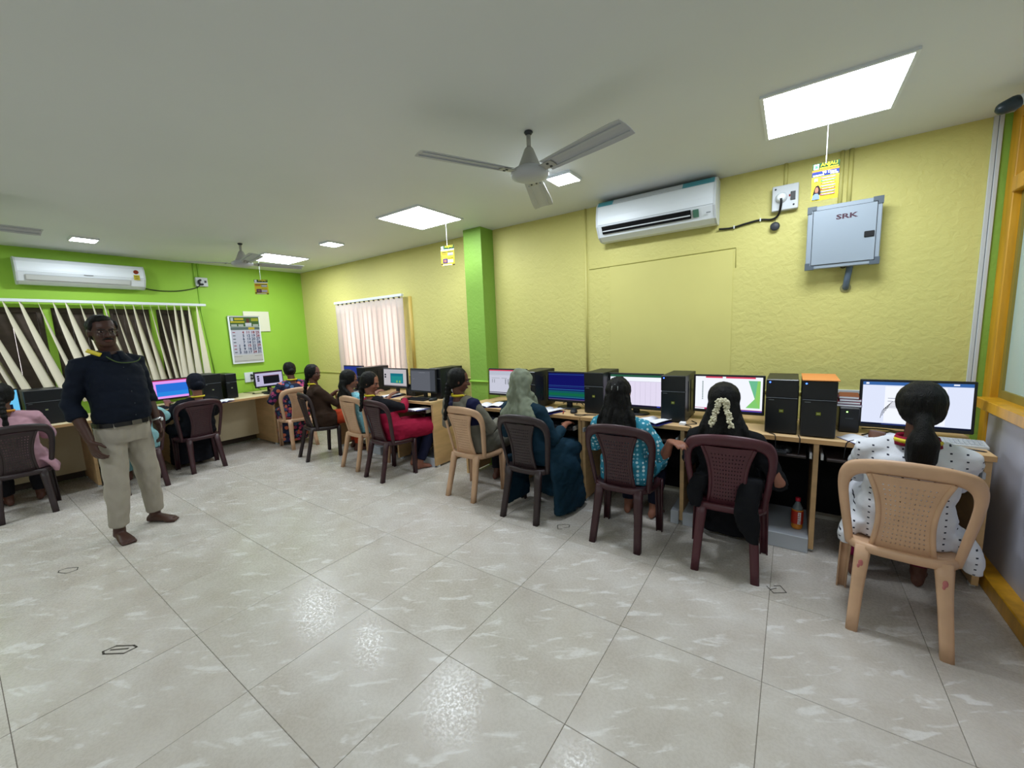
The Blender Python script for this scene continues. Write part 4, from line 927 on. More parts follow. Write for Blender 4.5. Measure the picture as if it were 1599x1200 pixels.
# ------------------------------------------------------------------ people
def remesh(bm, voxel, it=5, disp=0, freq=(9, 9, 4), seed=0):
    me = bpy.data.meshes.new('tmp'); bmesh.ops.recalc_face_normals(bm, faces=bm.faces); bm.to_mesh(me); bm.free()
    o = bpy.data.objects.new('tmp', me); C.objects.link(o)
    m = o.modifiers.new('r', 'REMESH'); m.mode = 'VOXEL'; m.voxel_size = voxel
    s = o.modifiers.new('s', 'SMOOTH'); s.factor = .5; s.iterations = it
    dg = bpy.context.evaluated_depsgraph_get(); out = bpy.data.meshes.new_from_object(o.evaluated_get(dg))
    bpy.data.objects.remove(o); bpy.data.meshes.remove(me)
    if disp:
        off = V((seed*3.1, seed*1.7, seed*.9)); nn = [v.normal.copy() for v in out.vertices]
        for v, n_ in zip(out.vertices, nn):
            q = V((v.co.x*freq[0], v.co.y*freq[1], v.co.z*freq[2]))+off
            v.co += n_*disp*(noise.noise(q)+.5*noise.noise(q*2.3))
    out.polygons.foreach_set('use_smooth', [True]*len(out.polygons))
    return out
def place(name, me, m, root):
    top_ = root
    while top_.parent: top_ = top_.parent
    me.transform(top_.matrix_basis.inverted()); me.materials.clear()
    o = bpy.data.objects.new(name, me); C.objects.link(o); o.parent = root
    for x in (m if isinstance(m, (list, tuple)) else [m]): me.materials.append(x)
    return o
def place_bm(name, bm, m, root, smooth=True):
    me = bpy.data.meshes.new(name); bmesh.ops.recalc_face_normals(bm, faces=bm.faces); bm.to_mesh(me); bm.free()
    if smooth: me.polygons.foreach_set('use_smooth', [True]*len(me.polygons))
    return place(name, me, m, root)
def ik(a, b, l1, l2, hint):
    d = b-a; L_ = d.length
    if L_ > (l1+l2)*.999: b = a+d.normalized()*(l1+l2)*.999; d = b-a; L_ = d.length
    x = (l1*l1-l2*l2+L_*L_)/(2*L_); h = math.sqrt(max(0, l1*l1-x*x)); n_ = d.normalized()
    p = (hint - n_*hint.dot(n_)).normalized()
    return a+n_*x+p*h, b
def hand(bm, w, d, nrm, t, curl=25, s=1.0, spread=1.0):
    """w wrist, d pointing dir, nrm back of hand, t towards thumb"""
    d = d.normalized(); t = (t-d*t.dot(d)).normalized(); nrm = (nrm-d*nrm.dot(d)-t*nrm.dot(t)).normalized()
    loft(bm, [ering(w+d*k*s, t*a*s, nrm*b*s, 12) for k, a, b in ((-.015, .024, .020), (.01, .027, .019), (.04, .036, .017), (.065, .040, .015), (.085, .039, .012), (.092, .032, .008))])
    for i, (o_, L_) in enumerate(((.030, .070), (.010, .080), (-.011, .075), (-.030, .058))):
        p = w+d*.082*s+t*o_*s; q = d+t*(o_*2.4*spread); q.normalize(); pts = [p-d*.02*s, p]; c = 0
        for seg, k in enumerate((.45, .32, .23)):
            c += math.radians(curl*(.7 if seg == 0 else 1.0)); v = (q*math.cos(c)-nrm*math.sin(c)).normalized(); pts.append(pts[-1]+v*L_*k*s)
        tube(bm, pts, [.0098*s, .0098*s, .0092*s, .0085*s, .0072*s], 8, True, True)
    p = w+d*.022*s+t*.026*s; v = (d*.62+t*.75-nrm*.30).normalized(); p2 = p+v*.042*s; v2 = (d*.9+t*.30-nrm*.35).normalized()
    tube(bm, [p-v*.02*s, p, p2, p2+v2*.032*s], [.013*s, .0125*s, .0108*s, .008*s], 8, True, True)
def head(bm, c, f, r, u, s=1.0, ears=True, fem=True):
    """c head centre (mid height); f forward, r right, u up"""
    M = Matrix((r, f, u)).transposed()
    def E(x, y, z, a, b, k): ell(bm, c+(r*x+f*y+u*z)*s, a*s, b*s, k*s, M)
    E(0, -.008, .030, .073, .092, .084); E(0, .022, -.022, .060, .066, .084); E(0, .050, -.078, .032 if fem else .038, .030, .026)
    E(0, .030, -.062, .050 if fem else .056, .048, .036)
    E(0, .074, .022, .046, .016, .012); E(0, .086, -.058, .021, .010, .009); E(.030, .068, -.025, .018, .016, .018); E(-.030, .068, -.025, .018, .016, .018)
    tube(bm, [c+(f*.080+u*.016)*s, c+(f*.098-u*.012)*s, c+(f*.104-u*.026)*s], [.008*s, .010*s, .0125*s], 8, True, True)
    for k in (-1, 1):
        E(k*.011, .094, -.029, .007, .008, .006)
        if ears: E(k*.073, -.004, -.008, .010, .020, .030)
def face_bits(root, c, f, r, u, s, brow='#15100e', lip='#6d3a34'):
    M = Matrix((r, f, u)).transposed()
    for k in (-1, 1):
        bm = bmesh.new(); ell(bm, c+(r*k*.029+f*.0765+u*.003)*s, .0130*s, .0080*s, .0058*s, M); e = place_bm('eye', bm, mat('eye_white', '#8a7c74', .5), root)
        bm = bmesh.new(); ell(bm, c+(r*k*.029+f*.0835+u*.003)*s, .0058*s, .0025*s, .0060*s, M); place_bm('iris', bm, mat('iris', '#120c0a', .2), e)
        bm = bmesh.new(); tube(bm, [c+(r*k*.013+f*.0915+u*.017)*s, c+(r*k*.03+f*.0885+u*.022)*s, c+(r*k*.046+f*.076+u*.016)*s], [.0032*s, .0042*s, .002*s], 6, True, True); place_bm('eyebrow', bm, mat('brow_'+brow[1:], brow, .8), root)
    bm = bmesh.new(); ell(bm, c+(f*.0945-u*.0555)*s, .020*s, .004*s, .0038*s, M); ell(bm, c+(f*.0935-u*.0625)*s, .017*s, .005*s, .0045*s, M); place_bm('lips', bm, mat('lips_'+lip[1:], lip, .5), root)
SKIN = {}
def skin(c):
    if c not in SKIN:
        m = mat('skin_'+c.lstrip('#'), c, .5, .35, bump=.04, bscale=120, var=.06, vscale=14); m.node_tree.nodes['Principled BSDF'].inputs['Subsurface Weight'].default_value = .06
        m.node_tree.nodes['Principled BSDF'].inputs['Subsurface Radius'].default_value = (.01, .004, .002); SKIN[c] = m
    return SKIN[c]
M_hair = mat('black_hair', '#070606', .55, .22, bump=.6, bscale=60, bstretch=(6, 6, .6))
M_lan_y = mat('lanyard_yellow', '#d6c22a', .6)
def fabric(name, c, bump=.12, rough=.85, var=.08): return mat(name, c, rough, .2, bump=bump, bscale=160, var=var, vscale=8, sheen=0)

def foot(bm, ankle, d, up=V((0, 0, 1)), s=1.0, side=1):
    """bare foot with five toes; ankle at joint, d forward (horizontal)"""
    d = V((d.x, d.y, 0)).normalized(); r = d.cross(up)       # right of d
    base = V((ankle.x, ankle.y, 0))
    loft(bm, [ering(base+d*k*s+up*(h+.004), r*a*s, up*h, 12) for k, a, h in ((-.062, .018, .020), (-.05, .030, .030), (-.015, .033, .042), (.03, .034, .034), (.08, .042, .024), (.115, .045, .018), (.135, .040, .014))])
    tube(bm, [ankle, base+up*.05-d*.01*s], [.036*s, .036*s], 10, True, True)
    inner_ = -side
    for i, (o_, L_, rad) in enumerate(((.030, .050, .0135), (.010, .046, .0095), (-.006, .042, .009), (-.020, .036, .0085), (-.033, .030, .008))):
        p = base+d*.122*s+r*(inner_*o_*s)+up*(rad+.001); tube(bm, [p-d*.02*s, p+d*.012, p+d*L_*.75*s], [rad*s, rad*s, rad*.85*s], 8, True, True)

def seated(name, label, cx, cy, a, ht, spec):
    """cx,cy chair origin; a facing rotation (0 = +Y); ht world head top"""
    S_ = spec; f = V((-math.sin(a), math.cos(a), 0)); r = V((math.cos(a), math.sin(a), 0)); u = V((0, 0, 1)); O = V((cx, cy, 0))
    L = lambda x, y, z: O+r*x+f*y+u*z
    ht = V(ht); hs = S_.get('hs', .92); vox = S_.get('vox', .0075)
    P = L(S_.get('px', 0), S_.get('py', .065), .485)
    root = empty('person', (P.x, P.y, 0), a, label, 'person', 'people at the computers')
    # head frame
    yaw = a+math.radians(S_.get('hyaw', 0)); hf = V((-math.sin(yaw), math.cos(yaw), 0)); hr = V((math.cos(yaw), math.sin(yaw), 0))
    pit = math.radians(S_.get('hpitch', 12)); hu = u*math.cos(pit)+hf*math.sin(pit); hf = hf*math.cos(pit)-u*math.sin(pit)
    rollh = math.radians(S_.get('hroll', 0)); hu, hr = hu*math.cos(rollh)+hr*math.sin(rollh), hr*math.cos(rollh)-hu*math.sin(rollh)
    hc = ht-hu*.118*hs
    nb = hc-hu*.155*hs-hf*.02; nb = V((nb.x*.8+P.x*.2, nb.y*.8+P.y*.2, ht.z-.285*hs))
    Sc = V((nb.x*.88+P.x*.12, nb.y*.88+P.y*.12, nb.z-.05)); sw = S_.get('sw', .158)
    chest = (Sc-P); ax = r
    fit = S_.get('fit', 1.0)
    def torso(bm, g, neck=True):
        rings = []
        for t, wx, wy in ((-.12, .13, .105), (.0, .165, .125), (.15, .165, .122), (.35, .142, .110), (.6, .148, .112), (.82, .158, .108), (.95, .145, .085), (1.04, .095, .062)):
            c = P+chest*t + f*(-.006*math.sin(PI*max(0, min(1, t))))
            rings.append(ering(c, r*(wx*fit+g), f*(wy*fit+g), 22, 2.3))
        loft(bm, rings)
    sh = {k: Sc+r*(k*sw)-u*.012 for k in (-1, 1)}
    arm = {}
    for k, nm in ((1, 'R'), (-1, 'L')):
        w = V(S_[nm]); hint = V(S_.get('hint'+nm, tuple(r*k*.6-u*1.0-f*.35))); arm[k] = (sh[k], *ik(sh[k], w, .265, .235, hint))
    hip = {k: P+r*(k*.082)-u*.005 for k in (-1, 1)}
    kneey = S_.get('knee', .415); spreadk = S_.get('kspread', .115)
    knee = {k: P+r*(k*spreadk)+f*kneey-u*.015 for k in (-1, 1)}
    ank = {}
    for k, nm in ((1, 'footR'), (-1, 'footL')):
        q = S_.get(nm, (k*.10, .36)); ank[k] = P*1+r*q[0]+f*q[1]; ank[k].z = .075
    # body
    bm = bmesh.new(); torso(bm, -.012); head(bm, hc, hf, hr, hu, hs, S_.get('ears', True))
    tube(bm, [nb-u*.04, nb+u*.02, hc-hu*.05*hs-hf*.02], [.058, .047, .046], 14, True, True)
    for k in (-1, 1):
        s0, e0, w0 = arm[k]
        tube(bm, [s0, s0.lerp(e0, .5), e0, e0.lerp(w0, .35), w0], [.046, .042, .035, .036, .023], 12, True, True)
        d = (w0-e0).normalized(); hd = V(S_.get('hd%s' % ('R' if k > 0 else 'L'), tuple(d+f*.5+u*(-.1)))).normalized()
        hand(bm, w0+d*.012, hd, V(S_.get('hn%s' % ('R' if k > 0 else 'L'), (0, 0, 1))), V(S_.get('ht%s' % ('R' if k > 0 else 'L'), tuple(-r*k))), S_.get('curl', 22), .93)
        tube(bm, [hip[k], knee[k]], [.072, .052], 12, True, True); tube(bm, [knee[k], knee[k].lerp(ank[k], .35), ank[k]], [.05, .048, .034], 12, True, True)
        foot(bm, ank[k], f+r*k*.15, u, .9, k)
    place('body', remesh(bm, vox, 4), S_['skin'], root)
    # garments
    if 'pants' in S_:
        bm = bmesh.new(); loft(bm, [ering(P+u*z, r*wx, f*wy, 18, 2.4) for z, wx, wy in ((-.085, .13, .10), (-.03, .160, .112), (.04, .150, .104))])
        pw = S_.get('pw', 1.0)
        for k in (-1, 1):
            tube(bm, [hip[k], knee[k]], [.090, .068*pw], 14, True, True); q = knee[k].lerp(ank[k], .93); tube(bm, [knee[k], knee[k].lerp(ank[k], .4), q], [.068*pw, .064*pw, .05*pw], 14)
        place('trousers', remesh(bm, .011, 5, .005, (7, 7, 12), cx), S_['pants'], root)
    bm = bmesh.new(); torso(bm, S_.get('loose', .014))
    sl = S_.get('sleeve', .5)
    for k in (-1, 1):
        s0, e0, w0 = arm[k]; sr = S_.get('srad', 1.0)
        tube(bm, [Sc+r*k*.07+u*.01, s0, s0.lerp(e0, .5)], [.06, .063*sr, .058*sr], 14, True, True)
        if sl <= .5: tube(bm, [s0, s0.lerp(e0, sl*2)], [.060*sr, .056*sr], 14)
        else:
            q = e0.lerp(w0, (sl-.5)*2); tube(bm, [s0, s0.lerp(e0, .5), e0, q], [.060*sr, .056*sr, .051*sr, .040*sr], 14, True, False)
    hem = S_.get('hem', .75)
    if S_.get('gown'):
        kc = (knee[1]+knee[-1])/2; gw = S_.get('gw', .21)
        loft(bm, [ering(P+u*.0, r*.19, u*.10, 20, 2.6), ering(P.lerp(kc, .5), r*gw, u*.095, 20, 2.6), ering(kc-f*.02, r*gw, u*.085, 20, 2.6), ering(kc+f*.04-u*.02, r*gw*.95, u*.05, 20, 2.6)])
        loft(bm, [ering(kc-f*.10-u*z, r*(gw*(.92+z*.25)), f*(.12+z*.10), 22, 2.4) for z in (-.03, .08, .2, .32, .425)])
        loft(bm, [ering(P-u*z, r*(.185+.03*z), f*.13, 20, 2.4) for z in (-.05, .02, .075)])
    elif hem > 0:
        for k in (-1, 1): tube(bm, [hip[k]-f*.02, hip[k].lerp(knee[k], hem)], [.112, .100], 16, True, False)
        kc = hip[1].lerp(hip[-1], .5); ke = kc.lerp((knee[1]+knee[-1])/2, hem); tube(bm, [kc, ke], [.10, .085], 14, True, False)
        loft(bm, [ering(P+u*z, r*wx, f*wy, 20, 2.4) for z, wx, wy in ((-.09, .19, .135), (-.02, .192, .138), (.08, .178, .13))])
    for pts in S_.get('drape', ()):      # hanging cloth: (point, half width along the body, half thickness)
        qs = spline([(*p[0],) for p in pts], 4); ws = spline([(p[1], p[2], 0) for p in pts], 4)
        if S_.get('dside'): loft(bm, [ering(q, f*w.x, r*w.y, 14, 2.4) for q, w in zip(qs, ws)])
        else: loft(bm, [ering(q, r*w.x, f*w.y, 14, 2.4) for q, w in zip(qs, ws)])
    top = place(S_.get('topname', 'tunic'), remesh(bm, S_.get('tvox', .010), 4, S_.get('fold', .007), S_.get('ffreq', (11, 11, 16)), cy+cx), S_['top'], root)
    # hair or scarf
    B = lambda x, y, z: hc+(hr*x+hf*y+hu*z)*hs
    Mh = Matrix((hr, hf, hu)).transposed(); st = S_.get('hair', 'pony'); HM = S_.get('hairmat', M_hair)
    bm = bmesh.new()
    if st != 'hijab':
        hw = S_.get('hw', 1.08); ell(bm, B(0, -.024, .024), .084*hs*hw, .094*hs*hw, .104*hs, Mh, 18); ell(bm, B(0, -.048, -.015), .076*hs*hw, .066*hs*hw, .080*hs, Mh, 16)
        for k in (-1, 1):
            if st != 'pulled': ell(bm, B(k*.062, -.005, .0), .020*hs, .045*hs, .062*hs, Mh)
    if st in ('pony', 'pulled'):
        q = [B(0, -.105, -.06), B(0, -.125, -.10)]; q += [q[-1]+V((0, 0, -.06))-f*.005, q[-1]+V((0, 0, -.14))-f*.005, q[-1]+V((0, 0, -.20))+f*.005]
        tube(bm, q, [.036, .034, .058, .054, .03], 14, True, True)
    elif st == 'long':
        p0 = B(0, -.05, -.02); z0 = nb.z; bx_ = V((P.x*.35+nb.x*.65, P.y*.35+nb.y*.65, 0))-f*.115
        loft(bm, [ering(p0, hr*.080*hw, hf*.058, 18), ering(B(0, -.06, -.075), hr*.074*hw, hf*.05, 18), ering(B(0, -.065, -.115), hr*.070*hw, hf*.046, 18), ering(V((nb.x, nb.y, z0))-f*.075, r*.088, f*.038, 18), ering(V((bx_.x, bx_.y, z0-.06)), r*.112, f*.036, 18), ering(V((bx_.x, bx_.y, z0-.6*S_.get('hl', .24))), r*.115, f*.03, 18), ering(V((bx_.x, bx_.y, z0-S_.get('hl', .24))), r*.085, f*.016, 18)])
        for k in (-1, 1):
            for dd, ll in ((0, .07), (.03, .10)): tube(bm, spline([B(k*.070, -.03, -.02), B(k*(.076+dd*.3), -.04, -.10), V((nb.x, nb.y, z0))+r*k*(.085+dd)-f*.06, V((nb.x, nb.y, z0-ll))+r*k*(.10+dd)-f*.075], 4), [.022, .022, .022, .023, .024, .025, .025, .024, .022, .02, .018, .014, .009], 10, True, True)
    elif st == 'braid':
        n_ = 14; side = S_.get('bside', 0); p0 = B(0, -.095, -.055); p1 = V((nb.x, nb.y, nb.z-.03))-f*.095+r*side; p2 = p1+V((0, 0, -S_.get('bl', .24)))-f*.015+r*side*.3
        c_ = spline([p0, p0*.4+p1*.6, p1, p2], 9); rad = [.030*(1-.45*i/len(c_))*(1+.22*math.sin(i*1.9)) for i in range(len(c_))]
        tube(bm, c_, rad, 10, True, True)
    elif st == 'bun':
        ell(bm, B(0, -.105, -.03), .045*hs, .035*hs, .04*hs, Mh)
    if st == 'hijab':
        ell(bm, B(0, -.016, .022), .090*hs, .106*hs, .106*hs, Mh, 20)
        ell(bm, B(0, .040, .034), .076*hs, .055*hs, .074*hs, Mh, 16)
        loft(bm, [ering(B(0, -.02, .0), hr*.090*hs, hf*.10*hs, 22), ering(B(0, -.022, -.06), hr*.088*hs, hf*.095*hs, 22), ering(B(0, -.03, -.12), hr*.086, hf*.09, 22), ering(nb-f*.01+u*.02, r*.10, f*.095, 22), ering(nb-f*.008-u*.03, r*.152, f*.115, 22, 2.3), ering(nb-f*.008-u*.08, r*.190, f*.126, 22, 2.4), ering(nb-f*.008-u*.15, r*.195, f*.126, 22, 2.4)])
        tube(bm, [B(.05, .07, -.10), nb+f*.12-u*.03, nb+f*.15-u*.14], [.04, .06, .05], 10, True, True)
        hm = remesh(bm, .008, 3, .015, (24, 14, 9), 4.0)
    else: hm = remesh(bm, S_.get('hvox', .007), 3, S_.get('hdisp', .004), (38, 38, 7), cx)
    hair = place('headscarf' if st == 'hijab' else 'hair', hm, HM, root)
    face_bits(root, hc, hf, hr, hu, hs)
    if S_.get('lan'):
        bm = bmesh.new(); n_ = 20; pts = [nb+u*(.022-.05*max(0, math.sin(2*PI*i/n_)))+r*.066*math.cos(2*PI*i/n_)+f*(.064*math.sin(2*PI*i/n_)-.006) for i in range(n_+1)]
        rings = [[p+u*.011, p+(p-nb).normalized()*.004+u*.0, p-u*.011, p-(p-nb).normalized()*.003] for p in pts]; loft(bm, rings, False)
        place_bm('lanyard', bm, S_['lan'], root)
    return root, dict(hc=hc, hf=hf, hr=hr, hu=hu, nb=nb, P=P, f=f, r=r, top=top, hair=hair, Sc=Sc)

def dotted(name, base, dot, sx, sz, rad):
    """white cloth with columns of small dark woven dots"""
    m = fabric(name, base, .10, .85, .03); nt = m.node_tree; N = nt.nodes.new; Lk = nt.links.new; b = nt.nodes['Principled BSDF']
    old = b.inputs['Base Color'].links[0].from_socket
    tc = N('ShaderNodeTexCoord'); sp = N('ShaderNodeSeparateXYZ'); Lk(tc.outputs['Object'], sp.inputs[0])
    def frac(sock, k, off=0):
        a_ = N('ShaderNodeMath'); a_.operation = 'MULTIPLY_ADD'; a_.inputs[1].default_value = k; a_.inputs[2].default_value = 50+off; Lk(sock, a_.inputs[0])
        b_ = N('ShaderNodeMath'); b_.operation = 'FRACT'; Lk(a_.outputs[0], b_.inputs[0]); c_ = N('ShaderNodeMath'); c_.operation = 'SUBTRACT'; c_.inputs[1].default_value = .5; Lk(b_.outputs[0], c_.inputs[0])
        d_ = N('ShaderNodeMath'); d_.operation = 'ABSOLUTE'; Lk(c_.outputs[0], d_.inputs[0]); return d_.outputs[0]
    fx, fz = frac(sp.outputs[0], 1/sx), frac(sp.outputs[2], 1/sz)
    l1 = N('ShaderNodeMath'); l1.operation = 'LESS_THAN'; l1.inputs[1].default_value = rad/sx; Lk(fx, l1.inputs[0])
    l2 = N('ShaderNodeMath'); l2.operation = 'LESS_THAN'; l2.inputs[1].default_value = rad*.8/sz; Lk(fz, l2.inputs[0])
    mu = N('ShaderNodeMath'); mu.operation = 'MULTIPLY'; Lk(l1.outputs[0], mu.inputs[0]); Lk(l2.outputs[0], mu.inputs[1])
    mx_ = N('ShaderNodeMixRGB'); mx_.inputs[2].default_value = (*lin(dot), 1); Lk(mu.outputs[0], mx_.inputs[0]); Lk(old, mx_.inputs[1]); Lk(mx_.outputs[0], b.inputs['Base Color'])
    return m
def voro_print(name, base, cols, scale, edge=.35, rand=1.0, wave=False):
    m = fabric(name, base, .1, .85, .03); nt = m.node_tree; N = nt.nodes.new; Lk = nt.links.new; b = nt.nodes['Principled BSDF']
    tc = N('ShaderNodeTexCoord'); vo = N('ShaderNodeTexVoronoi'); vo.inputs['Scale'].default_value = scale; vo.inputs['Randomness'].default_value = rand; Lk(tc.outputs['Object'], vo.inputs[0])
    sp = N('ShaderNodeSeparateColor'); Lk(vo.outputs['Color'], sp.inputs[0])
    rp = N('ShaderNodeValToRGB'); rp.color_ramp.interpolation = 'CONSTANT'; el = rp.color_ramp.elements
    while len(el) < len(cols): el.new(.5)
    for i, c in enumerate(cols): el[i].position = i/len(cols); el[i].color = (*lin(c), 1)
    Lk(sp.outputs[0], rp.inputs[0])
    ds = N('ShaderNodeMath'); ds.operation = 'LESS_THAN'; ds.inputs[1].default_value = edge; Lk(vo.outputs['Distance'], ds.inputs[0])
    mx_ = N('ShaderNodeMixRGB'); mx_.inputs[1].default_value = (*lin(base), 1); Lk(ds.outputs[0], mx_.inputs[0]); Lk(rp.outputs[0], mx_.inputs[2]); Lk(mx_.outputs[0], b.inputs['Base Color'])
    return m
SK1, SK2, SK3 = skin('#5a382c'), skin('#7a4f3e'), skin('#8a5a48')

# woman in white, nearest
_, A = seated('person', 'woman in a white dotted tunic with a low black ponytail, nearest the viewer', .475, 2.525, D_(-4), (.512, 2.64, 1.162), dict(
    skin=SK1, top=dotted('white_dotted_cotton', '#d4d6de', '#2a2c3a', .052, .030, .0042), pants=fabric('magenta_cotton', '#7a1440'), hair='pulled', R=(.62, 2.96, .775), L=(.40, 2.97, .775), sleeve=.82, srad=1.0, sw=.165, fit=1.02, loose=.018, hem=.85, fold=.008, py=.10,
    hintR=(.35, -.35, -1), hintL=(-.35, -.35, -1), hpitch=8, hs=.98, hw=1.10, footR=(.12, .33), footL=(-.16, .26), vox=.0065,
    dside=True, drape=[(((.315, 2.60, .47), .08, .05), ((.275, 2.57, .40), .07, .04), ((.262, 2.56, .335), .04, .025)), (((.66, 2.60, .47), .08, .055), ((.70, 2.57, .39), .075, .05), ((.715, 2.56, .31), .04, .03))]))
bm = bmesh.new(); n_ = 22; nb = A['nb']
rings = [[p+V((0, 0, .020)), p+(p-nb).normalized()*.008, p-V((0, 0, .024))+(p-nb).normalized()*.016, p-(p-nb).normalized()*.004] for p in [nb+V((0, 0, .012))+A['r']*.074*math.cos(2*PI*i/n_)+A['f']*(.070*math.sin(2*PI*i/n_)-.006) for i in range(n_+1)]]
loft(bm, rings, False); place_bm('collar', bm, fabric('crimson_collar', '#8e1030'), _)
for sgn in (-1, 1):
    bm = bmesh.new(); pts = [nb+V((0, 0, .014))+A['r']*.084*math.cos(a_)*1+A['f']*(.080*math.sin(a_)-.006) for a_ in [-PI/2+sgn*(.35+.9*i/6) for i in range(7)]]
    loft(bm, [[p+V((0, 0, .009)), p+(p-nb).normalized()*.005, p-V((0, 0, .013)), p-(p-nb).normalized()*.003] for p in pts]); place_bm('lanyard', bm, M_lan_y, _)
bm = bmesh.new(); hcA = A['hc']
for k in range(5): tube(bm, spline([hcA-A['hr']*.078+A['hf']*.01+A['hu']*(.02-.008*k), hcA-A['hr']*(.10+.006*k)+A['hf']*.02+A['hu']*(.012-.008*k), hcA-A['hr']*(.112+.006*k)+A['hf']*.03-A['hu']*(.02+.012*k)], 4), .0009, 4)
place_bm('loose_strands', bm, M_hair, A['hair'])
# woman in black with flowers
_, B_ = seated('person', 'woman in a black dress with white jasmine flowers in her loose hair', -.29, 2.68, D_(3), (-.328, 2.73, 1.112), dict(
    skin=SK2, top=fabric('black_crepe', '#0c0d12'), gown=True, topname='gown', hair='long', hl=.16, R=(-.135, 2.83, .60), L=(-.44, 2.97, .72), hdR=(.2, .5, -.6), sleeve=.93, hpitch=14, hs=.95, vox=.0075, fold=.008, gw=.20, hw=1.12,
    drape=[(((-.16, 2.60, .58), .06, .04), ((-.175, 2.50, .44), .065, .022), ((-.16, 2.485, .34), .06, .02), ((-.135, 2.48, .24), .03, .012)), (((-.43, 2.60, .56), .05, .04), ((-.45, 2.55, .46), .05, .03), ((-.45, 2.54, .37), .03, .02))]))
bm = bmesh.new(); rg = random.Random(5); hc, hf, hr, hu = B_['hc'], B_['hf'], B_['hr'], B_['hu']
path = []
ctr = hc-hf*.122-hu*.022
for i in range(26):
    a_ = PI*(-.15+1.3*i/25); path.append(ctr+hr*.022*math.cos(a_)+hu*(.020*math.sin(a_)))
for sgn in (-1, 1):
    for i in range(22):
        t = i/21; path.append(ctr+hr*sgn*(.020+.032*t)-hu*(.01+.115*t)-hf*(-.004+.0*t)+V((0, -.012*t, 0))+V((0, 0, 0)))
for p in path:
    for q in range(5):
        c = p+V((rg.uniform(-.013, .013), rg.uniform(-.008, .008), rg.uniform(-.010, .010))); ell(bm, c, .0072, .0072, .0060, None, 6)
gar = place_bm('flower_garland', bm, mat('jasmine', '#cfc9ae', .7), B_['hair'])
# woman in blue print, reaching to the right
_, C_ = seated('person', 'woman in a blue and white printed top resting a hand on the next chair', -.945, 2.665, D_(-2), (-.985, 2.72, 1.126), dict(
    skin=SK3, top=voro_print('blue_block_print', '#33869f', ('#bfdde6', '#8cc4d8', '#a9d2df', '#d2e8ee'), 34, .34, .25), pants=fabric('navy_cotton', '#161a2c'), hair='long', hl=.12, hdisp=.009, R=(-.615, 2.60, .735), L=(-1.12, 2.98, .72), hintR=(.5, .3, -.9), hdR=(.8, -.75, .18), hnR=(-.1, .1, 1), htR=(.6, .6, .1), sleeve=.60, hpitch=10, hyaw=6, srad=1.05, hs=.95, vox=.0065, footL=(-.1, .3), footR=(.1, .3)))
bm = bmesh.new(); hc, hf, hr, hu = C_['hc'], C_['hf'], C_['hr'], C_['hu']
c = hc-hf*.110+hu*.035
for (a_, b_) in (((-.02, -.012), (.02, -.012)), ((.02, -.012), (.02, .012)), ((.02, .012), (-.02, .012)), ((-.02, .012), (-.02, -.012)), ((0, -.012), (0, .026))): tube(bm, [c+hr*a_[0]+hu*a_[1], c+hr*b_[0]+hu*b_[1]], .0025, 6, True, True)
place_bm('hair_clip', bm, M_metal, C_['hair'])
# woman in the headscarf
_, Dd = seated('person', 'woman in a dark teal gown and grey green headscarf', -1.72, 2.66, D_(-8), (-1.77, 2.675, 1.172), dict(
    skin=SK3, top=fabric('teal_crepe', '#0f2c3c'), gown=True, topname='gown', gw=.235, hair='hijab', hairmat=fabric('sage_chiffon', '#767d6c', .16, .9, .05), R=(-1.535, 2.935, .685), L=(-1.90, 2.93, .70), hintR=(.25, -.6, -1), hdR=(-.1, .9, .0), sleeve=.84, srad=1.12, hpitch=10, hyaw=-6, vox=.0065, kspread=.14, fold=.009, dside=True,
    drape=[(((-1.53, 2.78, .47), .16, .05), ((-1.47, 2.79, .36), .19, .045), ((-1.44, 2.80, .18), .20, .05), ((-1.43, 2.80, .03), .21, .055)), (((-1.90, 2.74, .45), .12, .04), ((-1.91, 2.74, .25), .15, .03), ((-1.91, 2.74, .04), .16, .03))]))
# woman with braid by the pillar
def zoned(name, base, zone, axis_tests):
    """two colour garment: zone colour where every test (axis, absolute, low, high) on local coordinates holds"""
    m = fabric(name, base); nt = m.node_tree; N = nt.nodes.new; Lk = nt.links.new; b = nt.nodes['Principled BSDF']; old = b.inputs['Base Color'].links[0].from_socket
    tc = N('ShaderNodeTexCoord'); sp = N('ShaderNodeSeparateXYZ'); Lk(tc.outputs['Object'], sp.inputs[0]); cur = None
    for ax, ab, lo, hi in axis_tests:
        s_ = sp.outputs[ax]
        if ab: a_ = N('ShaderNodeMath'); a_.operation = 'ABSOLUTE'; Lk(s_, a_.inputs[0]); s_ = a_.outputs[0]
        for op, v_ in (('GREATER_THAN', lo), ('LESS_THAN', hi)):
            c_ = N('ShaderNodeMath'); c_.operation = op; c_.inputs[1].default_value = v_; Lk(s_, c_.inputs[0])
            if cur is None: cur = c_.outputs[0]
            else: m_ = N('ShaderNodeMath'); m_.operation = 'MULTIPLY'; Lk(cur, m_.inputs[0]); Lk(c_.outputs[0], m_.inputs[1]); cur = m_.outputs[0]
    mx_ = N('ShaderNodeMixRGB'); mx_.inputs[2].default_value = (*lin(zone), 1); Lk(cur, mx_.inputs[0]); Lk(old, mx_.inputs[1]); Lk(mx_.outputs[0], b.inputs['Base Color'])
    return m
m_E = zoned('grey_navy_cotton', '#6f6c62', '#14173a', [(0, True, .075, .165), (2, False, .66, 1.2)])
